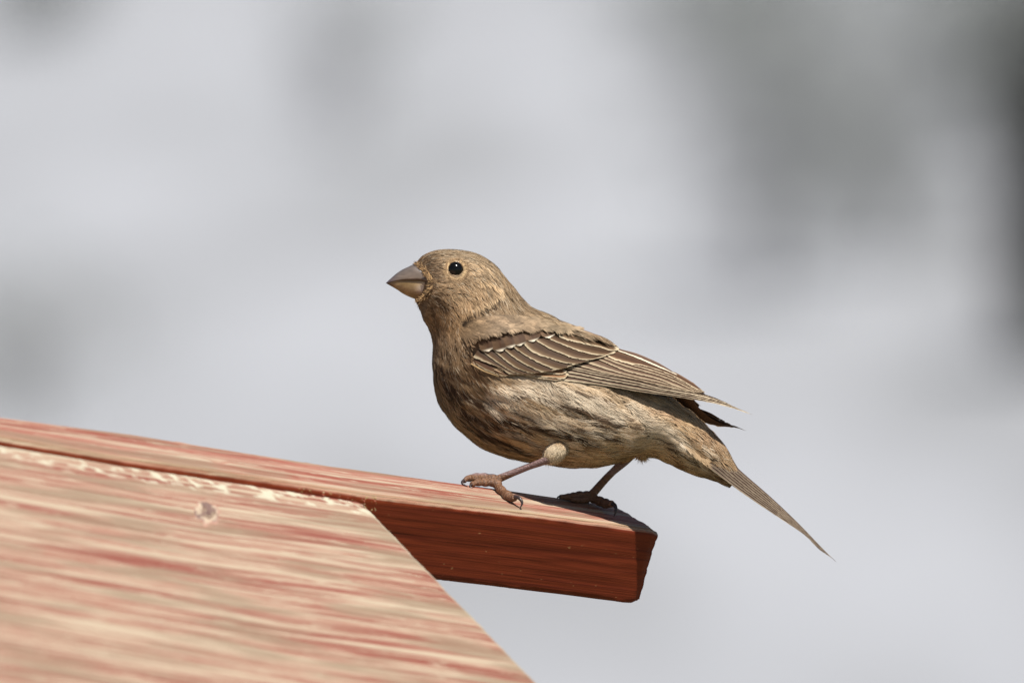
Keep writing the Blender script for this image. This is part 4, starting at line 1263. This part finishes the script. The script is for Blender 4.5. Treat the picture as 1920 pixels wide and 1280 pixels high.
# ---- tail
def q3(l): return [(1150 + a / 3.047, 640 + b / 3.047) for a, b in l]
top_o = curve(q3([(470, 455), (540, 500), (620, 585), (690, 700), (900, 888), (1050, 1030), (1190, 1175), (1270, 1255)]), 60)
bot_o = curve(q3([(325, 545), (470, 668), (600, 762), (700, 838), (850, 942), (1030, 1060), (1105, 1115), (1185, 1195), (1270, 1255)]), 60)
def tail_line(f, cut=1.0, start=0.0):
    p = bot_o * (1 - f) + top_o * f
    k0 = int(start * 59); k1 = max(6, int(cut * 59))
    return [tuple(x) for x in p[k0:k1 + 1:4]] + [tuple(p[k1])]
tx = top_o[:, 0]
def tail_dep(x, y):
    # fraction between outlines -> depth; lower edge lies nearest
    ty = np.interp(x, top_o[:, 0], top_o[:, 1]); by = np.interp(x, bot_o[:, 0], bot_o[:, 1])
    f = np.clip((by - y) / np.maximum(by - ty, 3), -0.3, 1.2)
    wdt = np.interp(x, [1240, 1300, 1370, 1450, 1530, 1567], [30, 34, 30, 34, 40, 30])
    d = -wdt * (1 - f) - 2
    nb = np.interp(np.hypot(x - 1250, y - 800), [0, 60, 110, 150], [46, 40, 26, 0])
    return -np.maximum(-d, nb * (1 - 0.75 * np.clip(f, 0, 1)))
P = np.zeros((60, 12, 3))
for j in range(12):
    f = j / 11
    p = (bot_o * 0.995 + top_o * 0.005) * (1 - f) + top_o * f
    P[:, j, :2] = p + np.array([-1.0, 0.0]) * (1 if f > 0.5 else 0); P[:, j, 2] = tail_dep(p[:, 0], p[:, 1]) + 3
Pm = P * np.array([1, 1, -1])
Pc = P[:54]; Pm = Pm[:54]
n = 54 * 12; q = grid_quads(54, 12)
tail = mesh_from('tail', TB(np.vstack([Pc.reshape(-1, 3), Pm.reshape(-1, 3)])), np.vstack([q, q[:, ::-1] + n]), M_feather, bird, BB, col=np.tile(lin((86, 66, 50)), (2 * n, 1)))
def mirror_copy(o):
    pass
fr = [0.0, 0.16, 0.30, 0.44, 0.58, 0.72, 0.86, 1.0]
cuts = [0.93, 0.945, 0.955, 0.97, 0.975, 0.985, 1.0]
for far in (False, True):
    for i in range(7):
        st_i = 0.02 * i; lo = tail_line(fr[i], cuts[i], st_i); up = tail_line(fr[i + 1], cuts[i], st_i)
        dfun = tail_dep
        o = feather(tail, lo, up, off=i * 0.7, tilt=1.5, eband=[.26, .2, .12, .2, .1, .16, .1][i], tip=0.0, tround=0.03, ext=1.25 if i < 6 else 1.0, dk=(78, 64, 55), pa=(172, 157, 132), mid=(112, 95, 80), depf=dfun, shaft=0.75, nu=80, nv=11, soft=0.25, rag=0.5, mirror=far, barbs=0.25)
# soft coverts over the tail's root
def tailcov(seed, n):
    r = np.random.default_rng(seed)
    u = r.random(n); f = r.random(n)
    x0_ = 1250 + 62 * u ** 1.2; 
    ty = np.interp(x0_, [1255, 1300, 1330, 1360, 1375], [752, 780, 806, 842, 868]); by = np.interp(x0_, [1255, 1300, 1330, 1360], [812, 850, 874, 890])
    y0_ = ty + (by - ty) * f
    ang = 0.72 + r.normal(0, 0.1, n)
    L = r.uniform(18, 32, n); K_ = 4; t = np.linspace(0, 1, K_)
    X = x0_[:, None] + np.cos(ang)[:, None] * L[:, None] * t; Y = y0_[:, None] + np.sin(ang)[:, None] * L[:, None] * t
    nd = np.array([(near_depth(a, b) or -8) for a, b in zip(x0_, y0_)])
    D = np.minimum(nd[:, None] * (1 - t[None]), -2) + tail_dep(X, Y) * t[None] - 3 * np.sin(t * 2.0)[None] - 3
    PATH = np.stack([X, Y, D], -1)
    ins = (X[:, -1] < np.interp(Y[:, -1], top_o[:, 1], top_o[:, 0]) - 1) & (Y[:, -1] < np.interp(X[:, -1], bot_o[:, 0], bot_o[:, 1]) + 3)
    PATH = PATH[ins]
    NN = np.zeros_like(PATH); NN[..., 2] = -1; NN[..., 1] = -0.25
    NN /= np.linalg.norm(NN, axis=-1, keepdims=True)
    m = PATH[:, 2]
    c = pcol(m[:, 0], m[:, 1]) * r.lognormal(0, 0.15, len(m))[:, None]
    return PATH, NN, np.full(len(m), 2.0), c * 0.8, c * 1.1
PATH, NN, w, c0, c1 = tailcov(3, 3500)
for mir in (1, -1):
    ribbons('tail_coverts', PATH * np.array([1, 1, mir]), NN * np.array([1, 1, mir]), w, c0, c1, bird, M_plume)
